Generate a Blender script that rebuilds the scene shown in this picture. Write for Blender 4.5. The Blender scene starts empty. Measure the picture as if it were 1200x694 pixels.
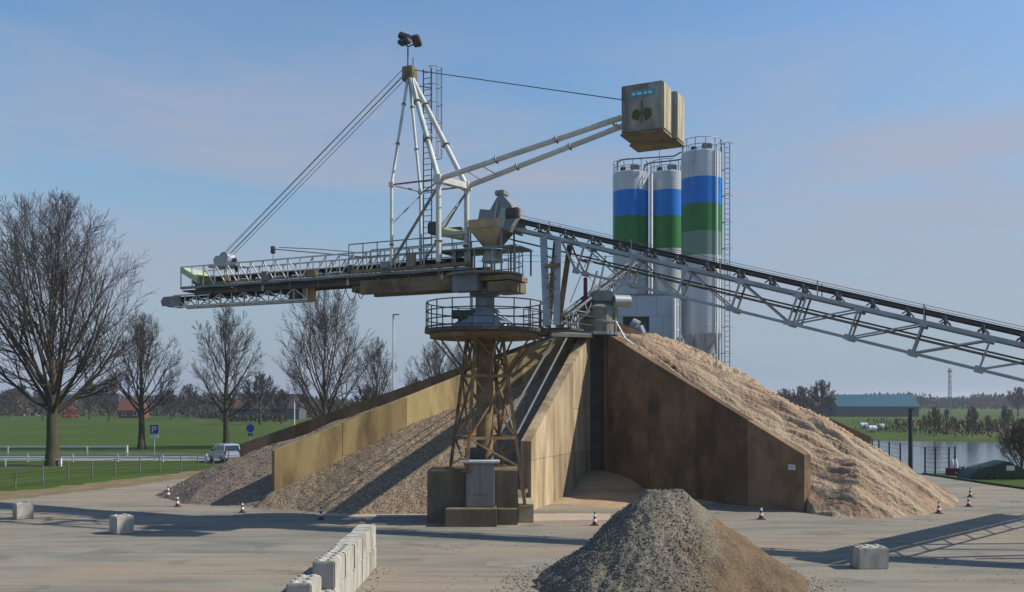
import bpy, bmesh, math, random
import numpy as np
from mathutils import Vector, Matrix, Quaternion

random.seed(7)
R = math.radians
scene = bpy.context.scene
COL = scene.collection

# ------------------------------------------------------------------ camera, sky, sun, exposure
F, CX, HY, CAMH = 1100.0, 600.0, 468.0, 6.0
cam_d = bpy.data.cameras.new("camera")
cam_d.sensor_width = 36.0
cam_d.lens = 36.0 * F / 1200.0
cam_d.shift_y = (HY - 347.0) / 1200.0
cam_d.clip_end = 9000.0
cam = bpy.data.objects.new("camera", cam_d)
cam.location = (0, 0, CAMH)
cam.rotation_euler = (R(90), 0, 0)
COL.objects.link(cam)
scene.camera = cam

SUN_EL, SUN_AZ = 41.0, 90.0          # azimuth clockwise from the view direction (+Y)
world = bpy.data.worlds.new("World")
scene.world = world
world.use_nodes = True
wn, wl = world.node_tree.nodes, world.node_tree.links
wn.clear()
w_out = wn.new('ShaderNodeOutputWorld')
w_bg = wn.new('ShaderNodeBackground')
w_bg.inputs['Strength'].default_value = 0.125
sky = wn.new('ShaderNodeTexSky')
sky.sky_type = 'NISHITA'
sky.sun_disc = False
sky.sun_elevation = R(SUN_EL)
sky.sun_rotation = R(SUN_AZ)
sky.altitude = 50
sky.air_density = 1.5
sky.dust_density = 0.25
sky.ozone_density = 8.0
tc = wn.new('ShaderNodeTexCoord')
mp = wn.new('ShaderNodeMapping')
mp.inputs['Scale'].default_value = (1.6, 1.6, 7.5)
mp.inputs['Location'].default_value = (3.1, 0.4, 0.9)
cn = wn.new('ShaderNodeTexNoise')
cn.inputs['Scale'].default_value = 1.5
cn.inputs['Detail'].default_value = 7
cn.inputs['Roughness'].default_value = 0.55
cn.inputs['Distortion'].default_value = 0.4
cr = wn.new('ShaderNodeValToRGB')
cr.color_ramp.elements[0].position = 0.38
cr.color_ramp.elements[0].color = (0, 0, 0, 1)
cr.color_ramp.elements[1].position = 0.60
cr.color_ramp.elements[1].color = (1, 1, 1, 1)
sx = wn.new('ShaderNodeSeparateXYZ')
hr = wn.new('ShaderNodeValToRGB')     # a veil of thin cirrus lies low, the zenith is clear
hr.color_ramp.elements[0].position = 0.0
hr.color_ramp.elements[0].color = (0.35, 0.35, 0.35, 1)
hr.color_ramp.elements[1].position = 0.40
hr.color_ramp.elements[1].color = (0.0, 0.0, 0.0, 1)
e = hr.color_ramp.elements.new(0.23)
e.color = (0.85, 0.85, 0.85, 1)
mul = wn.new('ShaderNodeMath'); mul.operation = 'MULTIPLY'
cmix = wn.new('ShaderNodeMix'); cmix.data_type = 'RGBA'
cmix.inputs[7].default_value = (2.95, 3.15, 3.95, 1)
wl.new(tc.outputs['Generated'], mp.inputs['Vector'])
wl.new(mp.outputs['Vector'], cn.inputs['Vector'])
wl.new(cn.outputs['Fac'], cr.inputs['Fac'])
wl.new(tc.outputs['Generated'], sx.inputs['Vector'])
wl.new(sx.outputs['Z'], hr.inputs['Fac'])
wl.new(cr.outputs['Color'], mul.inputs[0])
wl.new(hr.outputs['Color'], mul.inputs[1])
vr = wn.new('ShaderNodeValToRGB')     # the even pale veil of the lower air
vr.color_ramp.elements[0].position = 0.0;  vr.color_ramp.elements[0].color = (0.95, 0.95, 0.95, 1)
vr.color_ramp.elements[1].position = 0.36; vr.color_ramp.elements[1].color = (0, 0, 0, 1)
ev = vr.color_ramp.elements.new(0.15); ev.color = (0.5, 0.5, 0.5, 1)
wl.new(sx.outputs['Z'], vr.inputs['Fac'])
vmix = wn.new('ShaderNodeMix'); vmix.data_type = 'RGBA'
vmix.inputs[7].default_value = (2.0, 2.75, 3.65, 1)
wl.new(vr.outputs['Color'], vmix.inputs[0]); wl.new(sky.outputs['Color'], vmix.inputs[6])
wl.new(mul.outputs[0], cmix.inputs[0])
wl.new(vmix.outputs[2], cmix.inputs[6])
wl.new(cmix.outputs[2], w_bg.inputs['Color'])
wl.new(w_bg.outputs['Background'], w_out.inputs['Surface'])

sun_d = bpy.data.lights.new("sun", 'SUN')
sun_d.energy = 5.0
sun_d.angle = R(0.53)
sun_d.color = (1.0, 0.93, 0.82)
sun = bpy.data.objects.new("sun", sun_d)
sv = Vector((math.sin(R(SUN_AZ)) * math.cos(R(SUN_EL)), math.cos(R(SUN_AZ)) * math.cos(R(SUN_EL)), math.sin(R(SUN_EL))))
sun.rotation_euler = sv.to_track_quat('Z', 'Y').to_euler()
sun.location = (60, 10, 60)
COL.objects.link(sun)

scene.view_settings.view_transform = 'Standard'
scene.view_settings.look = 'None'
scene.view_settings.exposure = 0.1
scene.view_settings.gamma = 1.0
scene.view_settings.use_curve_mapping = False

# ------------------------------------------------------------------ pixel helpers (a pixel gives a direction, the depth is given)
def P(x, y, d):
    return Vector(((x - CX) / F * d, d, CAMH - (y - HY) / F * d))
def G(x, y):
    d = F * CAMH / (y - HY)
    return Vector(((x - CX) / F * d, d, 0))
def PZ(x, y, z):
    d = F * (CAMH - z) / (y - HY)
    return Vector(((x - CX) / F * d, d, z))

# ------------------------------------------------------------------ noise in numpy
_rng = np.random.RandomState(3)
_tab = _rng.rand(256, 256)
def vn(x, y, s=0):
    x = np.asarray(x, float) + 17.3 * s; y = np.asarray(y, float) - 9.1 * s
    xi = np.floor(x).astype(int); yi = np.floor(y).astype(int)
    fx = x - xi; fy = y - yi
    fx = fx * fx * (3 - 2 * fx); fy = fy * fy * (3 - 2 * fy)
    a = _tab[xi & 255, yi & 255]; b = _tab[(xi + 1) & 255, yi & 255]
    c = _tab[xi & 255, (yi + 1) & 255]; d = _tab[(xi + 1) & 255, (yi + 1) & 255]
    return (a * (1 - fx) + b * fx) * (1 - fy) + (c * (1 - fx) + d * fx) * fy - 0.5
def fbm(x, y, o=4, s=0):
    r = 0; a = 1.0; f = 1.0
    for i in range(o):
        r = r + a * vn(x * f, y * f, s + i); a *= 0.5; f *= 2.03
    return r

# ------------------------------------------------------------------ materials
def c4(c):
    return (c[0], c[1], c[2], 1.0)
def mat(name, c1, c2=None, scale=1.0, rough=0.8, metal=0.0, c3=None, c3scale=0.35, c3amt=(0.5, 0.7), stretch=(1, 1, 1),
        bump=0.0, bscale=8.0, bdist=0.05, vor=None, lo=0.35, hi=0.65, spec=0.3, coord=None):
    m = bpy.data.materials.new(name)
    m.use_nodes = True
    n, l = m.node_tree.nodes, m.node_tree.links
    b = n['Principled BSDF']
    b.inputs['Roughness'].default_value = rough
    b.inputs['Metallic'].default_value = metal
    b.inputs['Specular IOR Level'].default_value = 0.06 if rough >= 0.85 else spec
    if c2 is None:
        c2 = tuple(v * 0.78 for v in c1)
    g = n.new('ShaderNodeNewGeometry')
    mpn = n.new('ShaderNodeMapping')
    mpn.inputs['Scale'].default_value = stretch
    l.new(g.outputs['Position'], mpn.inputs['Vector'])
    nz = n.new('ShaderNodeTexNoise')
    nz.inputs['Scale'].default_value = scale
    nz.inputs['Detail'].default_value = 9
    nz.inputs['Roughness'].default_value = 0.62
    l.new(mpn.outputs['Vector'], nz.inputs['Vector'])
    rp = n.new('ShaderNodeValToRGB')
    rp.color_ramp.elements[0].position = lo; rp.color_ramp.elements[0].color = c4(c1)
    rp.color_ramp.elements[1].position = hi; rp.color_ramp.elements[1].color = c4(c2)
    l.new(nz.outputs['Fac'], rp.inputs['Fac'])
    col = rp.outputs['Color']
    if vor:
        v = n.new('ShaderNodeTexVoronoi')
        v.inputs['Scale'].default_value = vor[0]
        l.new(g.outputs['Position'], v.inputs['Vector'])
        sp = n.new('ShaderNodeSeparateColor')
        l.new(v.outputs['Color'], sp.inputs['Color'])
        vr = n.new('ShaderNodeValToRGB')
        cols = vor[1]
        vr.color_ramp.elements[0].color = c4(cols[0]); vr.color_ramp.elements[1].color = c4(cols[-1])
        for i, cc in enumerate(cols[1:-1]):
            ee = vr.color_ramp.elements.new((i + 1) / (len(cols) - 1)); ee.color = c4(cc)
        l.new(sp.outputs['Red'], vr.inputs['Fac'])
        mx = n.new('ShaderNodeMix'); mx.data_type = 'RGBA'
        mx.inputs[0].default_value = vor[2]
        l.new(col, mx.inputs[6]); l.new(vr.outputs['Color'], mx.inputs[7])
        col = mx.outputs[2]
    if c3 is not None:
        n2 = n.new('ShaderNodeTexNoise')
        n2.inputs['Scale'].default_value = c3scale
        n2.inputs['Detail'].default_value = 6
        n2.inputs['Roughness'].default_value = 0.6
        l.new(mpn.outputs['Vector'], n2.inputs['Vector'])
        r2 = n.new('ShaderNodeValToRGB')
        r2.color_ramp.elements[0].position = c3amt[0]; r2.color_ramp.elements[0].color = (0, 0, 0, 1)
        r2.color_ramp.elements[1].position = c3amt[1]; r2.color_ramp.elements[1].color = (1, 1, 1, 1)
        l.new(n2.outputs['Fac'], r2.inputs['Fac'])
        mx = n.new('ShaderNodeMix'); mx.data_type = 'RGBA'
        l.new(r2.outputs['Color'], mx.inputs[0]); l.new(col, mx.inputs[6])
        mx.inputs[7].default_value = c4(c3)
        col = mx.outputs[2]
    l.new(col, b.inputs['Base Color'])
    if bump > 0:
        bn = n.new('ShaderNodeTexNoise')
        bn.inputs['Scale'].default_value = bscale
        bn.inputs['Detail'].default_value = 8
        l.new(g.outputs['Position'], bn.inputs['Vector'])
        bp = n.new('ShaderNodeBump')
        bp.inputs['Strength'].default_value = bump
        bp.inputs['Distance'].default_value = bdist
        l.new(bn.outputs['Fac'], bp.inputs['Height'])
        l.new(bp.outputs['Normal'], b.inputs['Normal'])
    return m

MT = {}
MT['grass'] = mat('grass', (0.040, 0.080, 0.010), (0.060, 0.105, 0.015), 0.05, 0.95, c3=(0.060, 0.085, 0.026), c3scale=0.25, bump=0.6, bscale=6, bdist=0.1)
MT['yard'] = mat('yard_concrete', (0.265, 0.243, 0.195), (0.165, 0.158, 0.132), 0.6, 0.9, c3=(0.285, 0.230, 0.170), c3scale=0.16, c3amt=(0.47, 0.60), stretch=(0.35, 1.3, 1), bump=0.35, bscale=5, bdist=0.03)
MT['track'] = mat('dusty_track', (0.36, 0.285, 0.205), (0.43, 0.35, 0.26), 1.2, 0.95, bump=0.3, bscale=9)
MT['stain'] = mat('oil_stain', (0.20, 0.17, 0.13), (0.28, 0.24, 0.19), 2.0, 0.8)
MT['verge'] = mat('verge_dirt', (0.24, 0.16, 0.11), (0.13, 0.13, 0.05), 0.7, 0.95, bump=0.5, bscale=6)
MT['road'] = mat('road_concrete', (0.27, 0.27, 0.255), (0.20, 0.20, 0.19), 0.5, 0.9)
MT['field'] = mat('rough_field', (0.12, 0.105, 0.045), (0.075, 0.10, 0.03), 0.07, 0.95)
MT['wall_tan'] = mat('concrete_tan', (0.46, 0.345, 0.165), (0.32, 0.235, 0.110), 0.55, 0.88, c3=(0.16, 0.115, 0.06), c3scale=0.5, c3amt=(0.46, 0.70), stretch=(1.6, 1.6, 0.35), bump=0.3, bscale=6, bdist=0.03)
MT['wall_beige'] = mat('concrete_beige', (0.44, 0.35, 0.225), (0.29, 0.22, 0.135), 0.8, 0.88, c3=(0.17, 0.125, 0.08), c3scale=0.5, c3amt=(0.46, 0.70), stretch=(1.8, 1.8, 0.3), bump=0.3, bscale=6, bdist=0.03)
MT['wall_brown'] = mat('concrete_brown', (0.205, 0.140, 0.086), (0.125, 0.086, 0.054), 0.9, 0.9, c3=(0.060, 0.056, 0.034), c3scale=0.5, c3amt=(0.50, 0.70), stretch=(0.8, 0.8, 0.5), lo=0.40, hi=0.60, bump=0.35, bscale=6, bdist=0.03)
MT['block'] = mat('block_concrete', (0.47, 0.45, 0.39), (0.31, 0.29, 0.25), 1.8, 0.9, c3=(0.17, 0.155, 0.115), c3scale=1.3, c3amt=(0.50, 0.74), stretch=(1.5, 1.5, 0.5), bump=0.35, bscale=12, bdist=0.02)
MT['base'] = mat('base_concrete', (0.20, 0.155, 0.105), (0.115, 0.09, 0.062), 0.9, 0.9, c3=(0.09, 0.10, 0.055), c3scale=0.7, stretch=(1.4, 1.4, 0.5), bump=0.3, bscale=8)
MT['base_lit'] = mat('base_sunlit', (0.42, 0.36, 0.25), (0.33, 0.27, 0.18), 0.9, 0.9, bump=0.3, bscale=8)  # paler copy of the base concrete, sunlight put into its colour
MT['cabinet'] = mat('cabinet_grey', (0.25, 0.24, 0.21), (0.17, 0.155, 0.13), 1.5, 0.6, stretch=(1, 1, 0.3))
MT['sand'] = mat('sand', (0.40, 0.285, 0.190), (0.30, 0.220, 0.150), 0.9, 0.97, c3=(0.36, 0.295, 0.205), c3scale=0.25, c3amt=(0.45, 0.62), bump=1.0, bscale=5, bdist=0.16)
MT['sand_bay'] = mat('bay_sand', (0.40, 0.29, 0.19), (0.33, 0.235, 0.15), 0.6, 0.97, bump=0.5, bscale=4, bdist=0.06)
MT['gravel'] = mat('gravel', (0.24, 0.165, 0.098), (0.31, 0.215, 0.13), 0.4, 0.9, vor=(19.0, [(0.07, 0.055, 0.035), (0.17, 0.125, 0.08), (0.26, 0.19, 0.125), (0.30, 0.25, 0.185), (0.48, 0.42, 0.34)], 0.75), bump=1.0, bscale=16, bdist=0.06)
MT['gravel_fine'] = mat('fine_gravel', (0.21, 0.165, 0.125), (0.26, 0.20, 0.15), 0.4, 0.95, vor=(12.0, [(0.10, 0.08, 0.06), (0.20, 0.155, 0.12), (0.30, 0.24, 0.19)], 0.6), bump=0.8, bscale=9, bdist=0.08)
MT['grit'] = mat('grey_grit', (0.150, 0.130, 0.095), (0.215, 0.190, 0.145), 1.1, 0.95, vor=(20.0, [(0.06, 0.053, 0.04), (0.14, 0.123, 0.095), (0.28, 0.25, 0.20)], 0.45), bump=1.0, bscale=14, bdist=0.06)
MT['stone'] = mat('loose_stone', (0.34, 0.27, 0.19), (0.15, 0.115, 0.075), 3.0, 0.9)
MT['earth'] = mat('brown_earth', (0.165, 0.118, 0.074), (0.110, 0.082, 0.055), 1.0, 0.97, vor=(16.0, [(0.07, 0.05, 0.03), (0.16, 0.115, 0.07), (0.24, 0.18, 0.12)], 0.35), bump=1.0, bscale=14, bdist=0.06)
MT['stone_grey'] = mat('loose_grey_stone', (0.21, 0.20, 0.175), (0.10, 0.095, 0.083), 3.0, 0.9)
MT['paint'] = mat('pale_paint', (0.58, 0.60, 0.56), (0.44, 0.455, 0.42), 1.2, 0.5, c3=(0.22, 0.17, 0.11), c3scale=1.0, c3amt=(0.60, 0.78), spec=0.4)
MT['galv'] = mat('galvanised_steel', (0.36, 0.39, 0.41), (0.25, 0.28, 0.30), 1.4, 0.5, metal=0.35, c3=(0.20, 0.16, 0.12), c3scale=0.9, c3amt=(0.62, 0.80))
MT['steel'] = mat('grey_steel', (0.24, 0.26, 0.26), (0.15, 0.165, 0.165), 1.2, 0.55, metal=0.2, c3=(0.14, 0.09, 0.055), c3scale=0.9, c3amt=(0.55, 0.75))
MT['darksteel'] = mat('dark_steel', (0.075, 0.075, 0.07), (0.045, 0.043, 0.04), 1.5, 0.6, c3=(0.12, 0.075, 0.04), c3scale=1.0, c3amt=(0.55, 0.72))
MT['rust'] = mat('rusty_paint', (0.27, 0.195, 0.11), (0.13, 0.09, 0.055), 1.6, 0.85, c3=(0.20, 0.075, 0.028), c3scale=1.2, c3amt=(0.55, 0.72), bump=0.3, bscale=15, bdist=0.02)
MT['girder'] = mat('girder_brown', (0.25, 0.205, 0.115), (0.15, 0.12, 0.07), 0.9, 0.8, c3=(0.10, 0.075, 0.045), c3scale=0.8)
MT['rubber'] = mat('belt_rubber', (0.022, 0.022, 0.022), (0.045, 0.042, 0.038), 1.0, 0.8)
MT['hopper'] = mat('hopper_ochre', (0.44, 0.345, 0.20), (0.33, 0.25, 0.14), 1.2, 0.7, c3=(0.23, 0.105, 0.04), c3scale=0.9, c3amt=(0.55, 0.72), stretch=(1.5, 1.5, 0.5))
MT['bluegrey'] = mat('blue_grey_sheet', (0.22, 0.25, 0.29), (0.17, 0.195, 0.23), 0.9, 0.55, c3=(0.13, 0.12, 0.11), c3scale=1.1, c3amt=(0.58, 0.78), metal=0.2)
MT['green_mach'] = mat('machine_green', (0.22, 0.25, 0.20), (0.15, 0.17, 0.135), 1.0, 0.6, c3=(0.16, 0.12, 0.08), c3scale=0.9)
MT['winch'] = mat('winch_green', (0.46, 0.52, 0.32), (0.35, 0.40, 0.25), 1.2, 0.5)
MT['cw'] = mat('counterweight_concrete', (0.34, 0.34, 0.31), (0.18, 0.175, 0.15), 1.3, 0.9, c3=(0.075, 0.07, 0.045), c3scale=1.0, c3amt=(0.53, 0.70), stretch=(1.4, 1.4, 0.5), bump=0.3, bscale=8)
MT['cw_lit'] = mat('counterweight_sunlit', (0.50, 0.45, 0.33), (0.33, 0.29, 0.20), 1.0, 0.9, c3=(0.17, 0.15, 0.09), c3scale=1.1, stretch=(3, 3, 0.4))  # counterweight concrete again, with the sunlight painted into the colour
MT['silo_grey'] = mat('silo_grey', (0.50, 0.53, 0.55), (0.42, 0.45, 0.47), 0.5, 0.38, metal=0.25, c3=(0.27, 0.28, 0.28), c3scale=0.6, c3amt=(0.58, 0.8), stretch=(2, 2, 0.3))
MT['silo_blue'] = mat('silo_blue', (0.006, 0.200, 0.66), (0.006, 0.160, 0.54), 0.6, 0.4, c3=(0.08, 0.24, 0.62), c3scale=0.8, c3amt=(0.55, 0.80), stretch=(2, 2, 0.3))
MT['silo_green'] = mat('silo_green', (0.030, 0.200, 0.040), (0.022, 0.155, 0.030), 0.6, 0.4, c3=(0.05, 0.15, 0.055), c3scale=0.8, c3amt=(0.55, 0.80), stretch=(2, 2, 0.3))
MT['silo_pale'] = mat('silo_pale_green', (0.17, 0.27, 0.19), (0.14, 0.22, 0.16), 0.4, 0.4, stretch=(2, 2, 0.3))
MT['white'] = mat('white_paint', (0.74, 0.74, 0.72), (0.62, 0.62, 0.60), 1.5, 0.5)
MT['cladding'] = mat('cladding_grey', (0.46, 0.50, 0.55), (0.40, 0.44, 0.485), 0.5, 0.5)
MT['black'] = mat('black_plastic', (0.02, 0.02, 0.022), (0.03, 0.03, 0.03), 3, 0.6)
MT['orange'] = mat('cone_orange', (0.24, 0.036, 0.016), (0.12, 0.028, 0.016), 5, 0.6)
MT['cone_dark'] = mat('cone_dark', (0.06, 0.035, 0.028), (0.035, 0.025, 0.022), 5, 0.7)
MT['glass'] = mat('dark_glass', (0.02, 0.025, 0.03), (0.03, 0.035, 0.04), 1, 0.08, spec=0.6)
MT['silver'] = mat('car_silver', (0.42, 0.47, 0.53), (0.40, 0.45, 0.51), 1, 0.28, metal=0.5)
MT['tyre'] = mat('tyre', (0.02, 0.02, 0.02), (0.03, 0.03, 0.03), 4, 0.85)
MT['red'] = mat('lamp_red', (0.35, 0.02, 0.02), (0.30, 0.02, 0.02), 4, 0.4)
MT['maroon'] = mat('maroon_paint', (0.16, 0.02, 0.04), (0.10, 0.015, 0.03), 3, 0.6)
MT['signblue'] = mat('sign_blue', (0.015, 0.06, 0.32), (0.015, 0.055, 0.28), 3, 0.4)
MT['cyan'] = mat('sign_cyan', (0.06, 0.36, 0.48), (0.05, 0.28, 0.38), 3, 0.6)
MT['bark'] = mat('bark', (0.095, 0.078, 0.052), (0.055, 0.045, 0.032), 2.5, 0.95, c3=(0.085, 0.10, 0.045), c3scale=0.8, stretch=(2, 2, 0.5), bump=0.6, bscale=10)
MT['twig'] = mat('twig', (0.060, 0.048, 0.042), (0.085, 0.068, 0.055), 0.8, 0.95)
MT['wood_far'] = mat('far_wood', (0.085, 0.075, 0.052), (0.06, 0.06, 0.038), 0.05, 0.95, c3=(0.10, 0.075, 0.05), c3scale=0.03)
MT['wood_blue'] = mat('distant_wood', (0.050, 0.055, 0.046), (0.036, 0.042, 0.036), 0.02, 0.95)
MT['shrub'] = mat('shrub_green', (0.035, 0.06, 0.018), (0.05, 0.08, 0.025), 1.0, 0.9)
MT['evergreen'] = mat('evergreen', (0.015, 0.028, 0.014), (0.022, 0.038, 0.018), 0.5, 0.9)
MT['hull'] = mat('tarpaulin_green', (0.020, 0.045, 0.028), (0.03, 0.06, 0.035), 1.5, 0.6)
MT['house_white'] = mat('render_white', (0.72, 0.71, 0.68), (0.62, 0.61, 0.58), 0.8, 0.8)
MT['brick'] = mat('brick_red', (0.20, 0.075, 0.05), (0.15, 0.06, 0.042), 0.6, 0.9)
MT['roof_dark'] = mat('roof_dark', (0.05, 0.042, 0.04), (0.035, 0.03, 0.03), 0.6, 0.8)
MT['roof_red'] = mat('roof_tile_red', (0.15, 0.07, 0.045), (0.11, 0.052, 0.036), 0.6, 0.85)
MT['roof_teal'] = mat('roof_teal', (0.022, 0.095, 0.125), (0.02, 0.08, 0.105), 0.1, 0.5)
MT['barn'] = mat('barn_wall', (0.10, 0.115, 0.12), (0.07, 0.08, 0.085), 0.3, 0.8)
MT['iron'] = mat('iron_dark', (0.03, 0.033, 0.034), (0.02, 0.022, 0.023), 2, 0.6)
wm = bpy.data.materials.new('pond_water'); wm.use_nodes = True
_b = wm.node_tree.nodes['Principled BSDF']
_b.inputs['Base Color'].default_value = (0.035, 0.05, 0.065, 1); _b.inputs['Roughness'].default_value = 0.12
_b.inputs['Specular IOR Level'].default_value = 0.6
_n = wm.node_tree.nodes.new('ShaderNodeTexNoise'); _n.inputs['Scale'].default_value = 1.3; _n.inputs['Detail'].default_value = 4
_g = wm.node_tree.nodes.new('ShaderNodeNewGeometry'); _p = wm.node_tree.nodes.new('ShaderNodeBump')
_p.inputs['Strength'].default_value = 0.35; _p.inputs['Distance'].default_value = 0.12
wm.node_tree.links.new(_g.outputs['Position'], _n.inputs['Vector']); wm.node_tree.links.new(_n.outputs['Fac'], _p.inputs['Height'])
wm.node_tree.links.new(_p.outputs['Normal'], _b.inputs['Normal'])
MT['water'] = wm

for _k in ('wall_brown', 'wall_tan', 'wall_beige'):
    _n, _l = MT[_k].node_tree.nodes, MT[_k].node_tree.links
    _bs = _n['Principled BSDF']; _src = _bs.inputs['Base Color'].links[0].from_socket
    _oi = _n.new('ShaderNodeObjectInfo'); _mr = _n.new('ShaderNodeMapRange')
    _mr.inputs['To Min'].default_value = 0.74; _mr.inputs['To Max'].default_value = 1.28
    _hs = _n.new('ShaderNodeHueSaturation')
    _l.new(_oi.outputs['Random'], _mr.inputs['Value']); _l.new(_mr.outputs['Result'], _hs.inputs['Value'])
    _l.new(_src, _hs.inputs['Color']); _l.new(_hs.outputs['Color'], _bs.inputs['Base Color'])
# worn wheel streaks, grain and damp spots on the yard
_m = MT['yard']; _n, _l = _m.node_tree.nodes, _m.node_tree.links
_bs = _n['Principled BSDF']
_g = _n.new('ShaderNodeNewGeometry')
def _layer(rot, sc, scale, lo, hi, col, amt, detail=5):
    src = _bs.inputs['Base Color'].links[0].from_socket
    mp_ = _n.new('ShaderNodeMapping'); mp_.inputs['Rotation'].default_value = (0, 0, R(rot)); mp_.inputs['Scale'].default_value = sc
    nz = _n.new('ShaderNodeTexNoise'); nz.inputs['Scale'].default_value = scale; nz.inputs['Detail'].default_value = detail; nz.inputs['Distortion'].default_value = 0.3
    rp = _n.new('ShaderNodeValToRGB')
    rp.color_ramp.elements[0].position = lo; rp.color_ramp.elements[0].color = (0, 0, 0, 1)
    rp.color_ramp.elements[1].position = hi; rp.color_ramp.elements[1].color = (amt, amt, amt, 1)
    mx = _n.new('ShaderNodeMix'); mx.data_type = 'RGBA'; mx.inputs[7].default_value = c4(col)
    _l.new(_g.outputs['Position'], mp_.inputs['Vector']); _l.new(mp_.outputs['Vector'], nz.inputs['Vector'])
    _l.new(nz.outputs['Fac'], rp.inputs['Fac']); _l.new(rp.outputs['Color'], mx.inputs[0])
    _l.new(src, mx.inputs[6]); _l.new(mx.outputs[2], _bs.inputs['Base Color'])
_layer(18, (0.08, 1.6, 1), 1.0, 0.55, 0.66, (0.125, 0.12, 0.105), 0.4)
_layer(-24, (0.08, 2.2, 1), 1.0, 0.57, 0.68, (0.31, 0.285, 0.23), 0.45)
_layer(70, (0.06, 2.0, 1), 1.0, 0.58, 0.70, (0.14, 0.13, 0.112), 0.55)
_layer(0, (1, 1, 1), 0.35, 0.60, 0.68, (0.13, 0.122, 0.10), 0.55)
_layer(0, (1, 1, 1), 14.0, 0.55, 0.70, (0.12, 0.115, 0.10), 0.5, 3)
_layer(0, (1, 1, 1), 22.0, 0.60, 0.72, (0.40, 0.37, 0.31), 0.5, 3)
_m = MT['grass']; _n, _l = _m.node_tree.nodes, _m.node_tree.links
_bs = _n['Principled BSDF']; _g = _n.new('ShaderNodeNewGeometry')
_layer(0, (0.3, 1, 1), 0.12, 0.50, 0.64, (0.075, 0.088, 0.030), 0.7)
_layer(10, (0.02, 0.5, 1), 1.0, 0.52, 0.62, (0.030, 0.066, 0.008), 0.6)
_layer(0, (1, 1, 1), 1.7, 0.52, 0.66, (0.085, 0.080, 0.035), 0.5)

# ------------------------------------------------------------------ object helpers
ROOTS = {}
def tag(o, label=None, cat=None, group=None, kind=None):
    if label: o['label'] = label
    if cat: o['category'] = cat
    if group: o['group'] = group
    if kind: o['kind'] = kind
    return o
def thing(name, loc, label, cat, group=None):
    o = bpy.data.objects.new(name, None)
    o.empty_display_size = 0.3
    o.location = loc
    COL.objects.link(o)
    ROOTS[o.name] = Vector(loc)
    return tag(o, label, cat, group)
def adopt(o, parent):
    if parent is not None:
        o.parent = parent
        if parent.name in ROOTS:
            o.matrix_parent_inverse = Matrix.Translation(-ROOTS[parent.name])
    return o
def meshobj(name, me, parent=None):
    o = bpy.data.objects.new(name, me)
    COL.objects.link(o)
    return adopt(o, parent)
def raw(name, verts, faces, m, parent=None, smooth=False):
    me = bpy.data.meshes.new(name)
    me.from_pydata([tuple(v) for v in verts], [], faces)
    me.materials.append(MT[m])
    if smooth:
        me.polygons.foreach_set('use_smooth', [True] * len(me.polygons))
    me.update()
    return meshobj(name, me, parent)
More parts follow.
